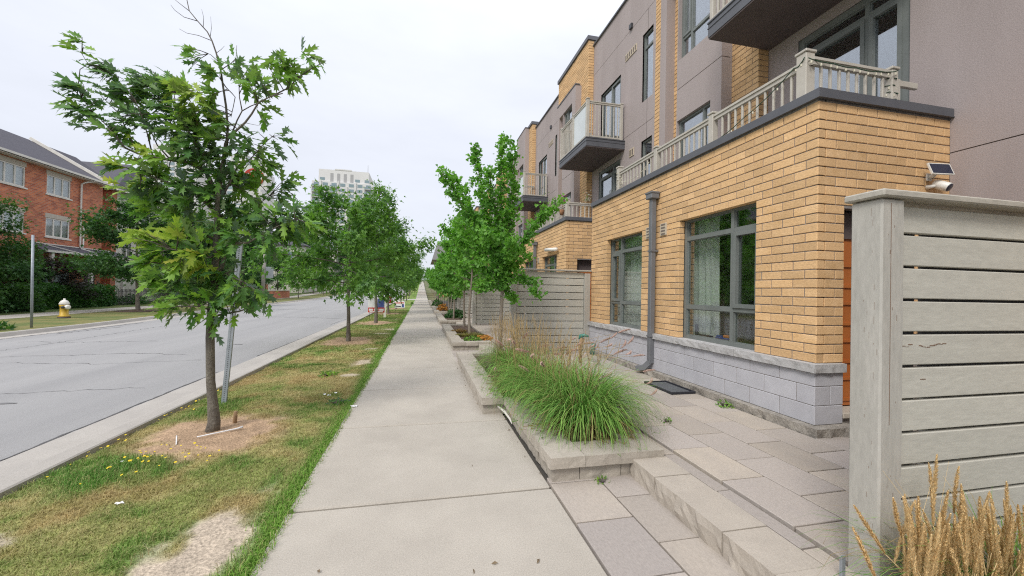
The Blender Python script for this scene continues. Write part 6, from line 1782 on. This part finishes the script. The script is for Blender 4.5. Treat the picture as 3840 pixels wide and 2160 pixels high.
mb = MB(); mb.bar((-20.6, 33, 1.0), (-20.6, 43, 1.0), .04, .05); mb.bar((-20.6, 33, .18), (-20.6, 43, .18), .04, .05); mb.build('rail', K['dkmetal'], T)
me = block_mesh('picket', .025, .025, 1.15, .003, K['dkmetal'])
for i in range(76): obj('picket', me, T, (-20.6, 33.05 + i * .132, .58))
# fire hydrant
T = thing('fire_hydrant', 'yellow fire hydrant on the far verge between the hedge and the road', 'hydrant', (-15.05, 21.1, 0))
c = (-15.05, 21.1, 0)
mb = MB(); mb.lathe(c, [(0, .05), (.19, .05), (.19, .09), (.135, .10), (.13, .48), (.155, .50), (.155, .54), (.14, .56)], 18); mb.build('barrel', K['yellow'], T)
mb = MB(); mb.lathe(c, [(.14, .56), (.165, .575), (.165, .60), (.15, .66), (.11, .73), (.05, .765), (.035, .77), (.035, .83), (0, .83)], 18); mb.build('bonnet', K['trim'], T)
mb = MB(); mb.tube([(-14.93, 21.03, .46), (-14.80, 20.95, .46), (-14.79, 20.945, .46)], [.09, .09, .05], 14); mb.build('pumper_cap', K['pvwhite'], T)
for dx, dy in ((.15, -.30), (-.17, .1)):
    mb = MB(); mb.tube([(c[0] + dx * .4, c[1] + dy * .4, .46), (c[0] + dx, c[1] + dy, .46)], .055, 12); mb.build('hose_cap', K['dkmetal'], T)
mb = MB(); mb.lathe(c, [(0, -.02), (.20, -.02), (.20, .05), (0, .05)], 18); mb.build('flange', K['soffit'], T)
# grey sign posts over the road
T = thing('sign_post', 'tall grey steel post on the far verge at the left', 'post', (-12.8, 16.7, 0))
mb = MB(); mb.tube([(-12.8, 16.7, -.1), (-12.83, 16.7, 3.1)], .035, 8); mb.build('pole', K['galv'], T)
T = thing('sign_post', 'thin grey post on the far verge beyond the dense dark maple', 'post', (-15.4, 30.5, 0))
mb = MB(); mb.tube([(-15.4, 30.5, -.1), (-15.5, 30.5, 3.3)], .04, 8); mb.build('pole', K['galv'], T)
# utility pole, sign back, cabinet, brick gate pillar
T = thing('utility_pole', 'grey leaning concrete pole at the bend of the far sidewalk', 'pole', (-17.33, 49.7, 0))
mb = MB(); mb.tube([(-17.35, 49.7, -.2), (-17.28, 49.7, 3.2), (-17.12, 49.7, 6.5)], [.22, .19, .16], 12); mb.build('shaft', K['polec'], T)
mb = MB(); mb.box(-16.98, -16.22, 49.45, 49.49, 2.47, 3.72, 0, .01); mb.build('sign_back', K['galv'], T)
mb = MB(); mb.bar((-17.2, 49.6, 3.6), (-16.3, 49.5, 3.6), .04, .04); mb.bar((-17.2, 49.6, 2.65), (-16.3, 49.5, 2.65), .04, .04); mb.build('sign_bracket', K['galv'], T)
T = thing('utility_cabinet', 'grey-green utility cabinet standing against the leaning pole', 'cabinet', (-17.7, 49.4, 0))
mb = MB(); mb.box(-17.95, -17.45, 49.1, 49.5, 0, 1.08, 0, .02); mb.build('body', K['tank'], T)
mb = MB(); mb.box(-17.98, -17.42, 49.07, 49.53, 1.083, 1.13, 0, .01); mb.build('lid', K['tank'], T)
T = thing('gate_pillar', 'red brick garden wall with a capped pillar behind the utility cabinet', 'wall', (-19.0, 54, 0))
mb = MB(); mb.box(-18.75, -18.15, 53.0, 53.6, 0, 1.75); mb.build('pillar', K['redy'], T)
mb = MB(); mb.box(-18.82, -18.08, 52.93, 53.67, 1.752, 1.88, 0, .03); mb.build('pillar_cap', K['lint'], T)
mb = MB(); mb.box(-18.5, -18.2, 53.62, 62, 0, .95); mb.build('wall', K['redx'], T)
mb = MB(); mb.box(-18.55, -18.15, 53.62, 62, .952, 1.05); mb.build('wall_cap', K['lint'], T)
mb = MB(); n = 22; P = [(-15.5 + .95 * math.cos(a * 6.283 / n) * (1 + .1 * math.sin(a * 3)), 26.5 + .95 * math.sin(a * 6.283 / n)) for a in range(n)]
mb.add([(-15.5, 26.5, .10)] + [(x, y, .004) for x, y in P], [(0, 1 + i, 1 + (i + 1) % n) for i in range(n)]); o = mb.build('mulch_ring', K['soil']); tag(o, 'dark mulch ring round the dense maple on the far verge', kind='stuff')

# ---- red brick house
def hwin(T, X, y0, y1, z0, z1, n=3, lint=True, sill=True):
    mb = MB(); f = .07
    mb.box(X - .08, X - .02, y0, y0 + f, z0, z1); mb.box(X - .08, X - .02, y1 - f, y1, z0, z1); mb.box(X - .08, X - .02, y0 + f, y1 - f, z0, z0 + f); mb.box(X - .08, X - .02, y0 + f, y1 - f, z1 - f, z1)
    for i in range(1, n):
        yy = y0 + (y1 - y0) * i / n; mb.box(X - .08, X - .022, yy - .045, yy + .045, z0 + f, z1 - f)
    o = mb.build('window', K['trim'], T)
    for i in range(n):
        a = y0 + (y1 - y0) * i / n + .05; b = y0 + (y1 - y0) * (i + 1) / n - .05
        pm = MB(); pm.box(X - .055, X - .05, a, b, z0 + f, z1 - f); pm.build('pane', K['glass'], o)
    bm = MB(); bm.box(X - .16, X - .15, y0, y1, z0, z1); bm.build('blind', K['blind'], o)
    if sill:
        sm = MB(); sm.box(X - .1, X + .06, y0 - .1, y1 + .1, z0 - .09, z0 - .004); sm.build('sill', K['trim'], o)
    if lint:
        sm = MB(); sm.box(X - .1, X + .012, y0 - .05, y1 + .05, z1 + .004, z1 + .28); sm.build('lintel', K['lint'], o)
T = thing('red_house', 'red brick house with grey shingle roof across the street at the left', 'house', (-28, 26, 0))
XH = -23.5
ops = []
for z0, z1 in ((7.22, 8.45), (4.48, 5.69)):
    for y0, y1 in ((31.42, 33.2), (28.2, 30.0), (24.4, 26.2), (21.0, 22.8), (17.5, 19.3)): ops.append((y0, y1, z0, z1))
wl = MB()
us = panel
def xpanel(mb, X, u0, u1, v0, v1, ops, th=.2):
    panel(mb, 'x', X - th, u0, u1, v0, v1, ops, 0, th)
xpanel(wl, XH, 12, 36, 0, 8.92, ops); wl.build('wall', K['redx'], T)
wl = MB(); panel(wl, 'y', 35.8, -32, XH - .2, 0, 8.9, (), 0, .2); panel(wl, 'y', 12, -32, XH - .2, 0, 8.9, (), 0, .2)
wl.add([(-23.7, 35.99, 8.9), (-28, 35.99, 11.7), (-32, 35.99, 8.9)], [(0, 1, 2)]); wl.build('end_wall', K['redy'], T)
for o_ in ops: hwin(T, XH, *o_)
wl = MB(); wl.box(-31, XH - .35, 12.3, 35.7, 0, 8.6); wl.build('interior', K['room'], T)
wl = MB(); rops = [(36.15, 36.6, 7.52, 8.76), (36.9, 37.6, 7.52, 8.76), (36.6, 37.8, 4.5, 5.7)]; xpanel(wl, -25, 36.0, 38.2, 0, 9.0, rops); wl.build('wall', K['redx'], T)
hwin(T, -25, 36.15, 36.6, 7.52, 8.76, 1, False); hwin(T, -25, 36.9, 37.6, 7.52, 8.76, 1, False); hwin(T, -25, 36.6, 37.8, 4.5, 5.7, 2)
def slope(mb, pts, th=.12, m=0):
    V = [tuple(p) for p in pts] + [(p[0], p[1], p[2] - th) for p in pts]; n = len(pts)
    mb.add(V, [tuple(range(n)), tuple(reversed(range(n, 2 * n)))] + [(i, n + i, n + (i + 1) % n, (i + 1) % n) for i in range(n)], m)
rf = MB(); slope(rf, [(-23.05, 11.7, 8.93), (-23.05, 35.95, 8.93), (-28, 35.95, 11.86), (-28, 11.7, 11.86)]); slope(rf, [(-28, 11.7, 11.86), (-28, 35.95, 11.86), (-33, 35.95, 8.9), (-33, 11.7, 8.9)])
R_ = rf.build('roof', K['shingle'], T)
rf = MB(); rf.bar((-22.95, 36.05, 8.98), (-28, 36.05, 12.0), .12, .2); rf.bar((-22.95, 36.22, 8.86), (-28, 36.22, 11.88), .10, .10); rf.build('rake_board', K['trim'], R_)
rf = MB(); rf.box(-23.06, -22.92, 11.7, 36.15, 8.86, 8.99); rf.box(-23.5, -23.0, 11.7, 36.0, 8.80, 8.82); rf.build('gutter', K['trim'], R_)
rf = MB(); slope(rf, [(-24.55, 36.3, 9.15), (-24.55, 40, 9.15), (-28, 40, 11.88), (-28, 36.3, 11.88)]); rf.build('roof', K['shingle'], T)
rf = MB(); rf.box(-24.58, -24.45, 36.3, 38.3, 9.06, 9.18); rf.build('gutter', K['trim'], T)
dp = MB(); dp.tube([(-23.0, 34.6, 8.86), (-23.30, 34.1, 8.62), (-23.40, 33.94, 8.45), (-23.40, 33.94, 4.1), (-23.3, 33.94, 3.9), (-22.6, 34.3, 3.62)], .055, 8); dp.tube([(-23.4, 34.2, 5.6), (-23.4, 34.2, 4.2), (-23.3, 34.0, 4.0)], .05, 8); dp.build('downspout', K['trim'], T)
# porch roof
pr = MB(); slope(pr, [(-23.48, 30.3, 3.95), (-23.48, 37.5, 3.95), (-22.1, 37.5, 3.45), (-22.1, 31.2, 3.45), (-22.1, 29.6, 3.42)][::-1]); P_ = pr.build('porch_roof', K['shingle'], T)
pr = MB(); pr.box(-22.12, -22.0, 29.6, 37.5, 3.36, 3.5); pr.bar((-23.45, 31.0, 4.0), (-22.05, 31.9, 3.50), .10, .06); pr.bar((-23.44, 30.3, 3.99), (-23.44, 37.5, 3.99), .06, .06); pr.build('porch_trim', K['trim'], P_)
for y in (30.0, 33.0, 36.0):
    pm = MB(); pm.box(-22.25, -22.07, y, y + .18, 0, 3.35, 0, .01); pm.build('porch_post', K['trim'], T)
dm = MB(); dm.box(XH - .02, XH + .03, 34.5, 35.4, .1, 2.2); dm.build('front_door', K['soffit'], T)
dm = MB(); dm.box(XH - .02, XH + .03, 31.3, 33.2, .7, 2.2); dm.build('ground_window', K['towerg'], T)

# ---- cream house beyond
T = thing('cream_house', 'cream and brick house with hipped shingle roof beyond the red house', 'house', (-29, 44, 0))
XC = -24.3
wl = MB(); xpanel(wl, XC, 38.2, 38.75, 0, 9.1, ()); wl.build('brick_pier', K['redx'], T)
wl = MB(); panel(wl, 'y', 38.2, -25, XC - .2, 0, 9.1, (), 0, .2); wl.build('brick_return', K['redy'], T)
cops = [(39.4, 40.6, 6.6, 8.2), (41.6, 42.8, 6.6, 8.2), (45, 46.6, 6.6, 8.2), (39.4, 40.6, 3.6, 5.2), (41.6, 42.8, 3.6, 5.2), (45, 46.6, 3.6, 5.2)]
wl = MB(); xpanel(wl, XC, 38.75, 50, 0, 9.1, cops); panel(wl, 'y', 49.8, -33, XC - .2, 0, 9.1, (), 0, .2); wl.build('wall', K['cream'], T)
for o_ in cops: hwin(T, XC, *o_, 2, False)
wl = MB(); wl.box(-32, XC - .4, 38.6, 49.6, 0, 8.8); wl.build('interior', K['room'], T)
rf = MB(); a, b, c_, d_ = (-23.9, 38.0, 9.1), (-23.9, 50.3, 9.1), (-34, 50.3, 9.1), (-34, 38.0, 9.1); r1, r2_ = (-26.6, 44, 12.6), (-31, 44, 12.6)
for q in ([a, b, r1], [b, c_, r2_, r1], [c_, d_, r2_], [d_, a, r1, r2_]): slope(rf, q)
rf.build('roof', K['shingle'], T)
rf = MB(); rf.box(-23.95, -23.8, 38.0, 50.3, 9.0, 9.13); rf.build('gutter', K['trim'], T)
gm = MB(); gm.box(XC - .1, XC + .25, 43.2, 44.6, 5.6, 9.9); gm.add([(XC + .26, 43.0, 9.9), (XC + .26, 44.8, 9.9), (XC + .26, 43.9, 10.9), (XC - 2, 43.0, 9.9), (XC - 2, 44.8, 9.9), (XC - 2, 43.9, 10.9)], [(0, 1, 2), (0, 2, 5, 3), (1, 4, 5, 2)]); gm.build('dormer', K['cream'], T)

# white houses seen between the trees further on
for i, (x, y, w, h) in enumerate(((-27, 84, 12, 8.5), (-25, 102, 12, 9.0))):
    T = thing('white_house', ['pale house glimpsed behind the round verge tree', 'second pale house further along behind the verge trees'][i], 'house', (x, y, gz(y)))
    z = gz(y)
    wl = MB(); wl.box(x - w / 2, x + w / 2, y - 5, y + 6, z - .3, z + h); wl.build('wall', K['cream'], T)
    rf = MB()
    for q in ([(x - w / 2 - .4, y - 5.4, z + h), (x + w / 2 + .4, y - 5.4, z + h), (x, y - 1, z + h + 3)], [(x + w / 2 + .4, y - 5.4, z + h), (x + w / 2 + .4, y + 6.4, z + h), (x, y + 2, z + h + 3), (x, y - 1, z + h + 3)], [(x - w / 2 - .4, y + 6.4, z + h), (x - w / 2 - .4, y - 5.4, z + h), (x, y - 1, z + h + 3), (x, y + 2, z + h + 3)], [(x + w / 2 + .4, y + 6.4, z + h), (x - w / 2 - .4, y + 6.4, z + h), (x, y + 2, z + h + 3)]): slope(rf, q)
    rf.build('roof', K['shingle'], T)
    for zz in (3.2, 6.0):
        for u in (-3.6, 0, 3.6):
            wm = MB(); wm.box(x + u - .7, x + u + .7, y - 5.06, y - 4.99, z + zz, z + zz + 1.4); o = wm.build('window', K['trim'], T)
            wm = MB(); wm.box(x + u - .6, x + u + .6, y - 5.08, y - 5.062, z + zz + .1, z + zz + 1.3); wm.build('pane', K['towerg'], o)
T = thing('grey_gable_house', 'building with a slate grey mansard at the far end of the brick terrace', 'house', (8, 86, 0))
z = gz(84)
wl = MB(); wl.box(3.4, 16, 80, 96, z - .5, 7.6); wl.build('wall', K['farbx'], T)
rf = MB(); rf.add([(1.9, 79.7, 7.4), (16, 79.7, 7.4), (16, 96, 7.4), (1.9, 96, 7.4), (2.9, 80.1, 10.9), (15, 80.1, 10.9), (15, 95.5, 10.9), (2.9, 95.5, 10.9)], [(0, 1, 5, 4), (1, 2, 6, 5), (2, 3, 7, 6), (3, 0, 4, 7), (4, 5, 6, 7), (3, 2, 1, 0)])
rf.build('roof', K['membrane'], T)

# ---- apartment towers far off
def tower(label, x0, x1, y0, y1, h, pent, cols, detail, baln):
    T = thing('apartment_tower', label, 'tower', ((x0 + x1) / 2, y0, 0)); w = x1 - x0
    b = MB(); b.box(x0, x1, y0, y1, 0, h); b.box(x0 + w * .10, x0 + w * .93, y0 + 1.0, y1 - 3, h, h + pent); b.box(x0 + w * .36, x0 + w * .64, y0 + .8, y0 + 6, h + pent, h + pent + .6)
    for c in range(cols + 1):
        xx = x0 + w * c / cols; b.box(xx - .35, xx + .35, y0 - .5, y0 + .01, 0, h + (.6 if c % 2 else -2.4))
    b.build('wall', K['towerw'], T)
    fl = 2.95; jm = MB(); n = 0; z = h - 2.4
    while z > 2:
        for c in range(cols):
            a = x0 + w * (c + .22) / cols; e = x0 + w * (c + .80) / cols
            if detail and z > h - 22:
                wm = MB(); wm.box(a, e, y0 - .08, y0 - .005, z, z + 1.7); wm.build('window', K['towerg'], T)
            else: jm.box(a, e, y0 - .08, y0 - .005, z, z + 1.7)
            n += 1
        z -= fl
    jm.build('window_rows', K['towerg'], T, kind='stuff')
    for c in baln:
        z = h - 3.4
        while z > h - 24:
            bm = MB(); bm.box(x0 + w * (c + .08) / cols, x0 + w * (c + .92) / cols, y0 - 1.7, y0 - .1, z, z + .25); bo_ = bm.build('balcony', K['towerw'], T)
            bm = MB(); bm.box(x0 + w * (c + .08) / cols, x0 + w * (c + .92) / cols, y0 - 1.68, y0 - 1.62, z + .26, z + 1.25); bm.build('balustrade', K['towerg'], bo_)
            z -= fl
    if detail:
        for u in (.29, .40, .51, .62):
            lm = MB(); lm.box(x0 + w * u, x0 + w * (u + .05), y0 + .93, y0 + 1.02, h + .3, h + pent * .72); lm.build('louvre', K['louvre'], T)
        for u in (.12, .70, .86):
            lm = MB(); lm.box(x0 + w * u, x0 + w * (u + .08), y0 + .93, y0 + 1.02, h + .8, h + 2.4); lm.build('window', K['towerg'], T)
    am = MB(); am.tube([(x1 - w * .10, y0 + 4, h + pent), (x1 - w * .10, y0 + 4, h + pent + 5)], .12, 5); am.build('mast', K['louvre'], T)
tower('pale apartment tower rising above the round verge tree', -60.5, -28.5, 240, 266, 61.0, 7.0, 7, True, (0, 2, 6))
tower('far pale tower seen through the upper oak leaves, left of the trunk', -150, -126, 260, 285, 74, 6, 5, False, ())
tower('second far pale tower seen through the oak, right of the trunk', -112, -94, 262, 285, 72, 6, 4, False, ())
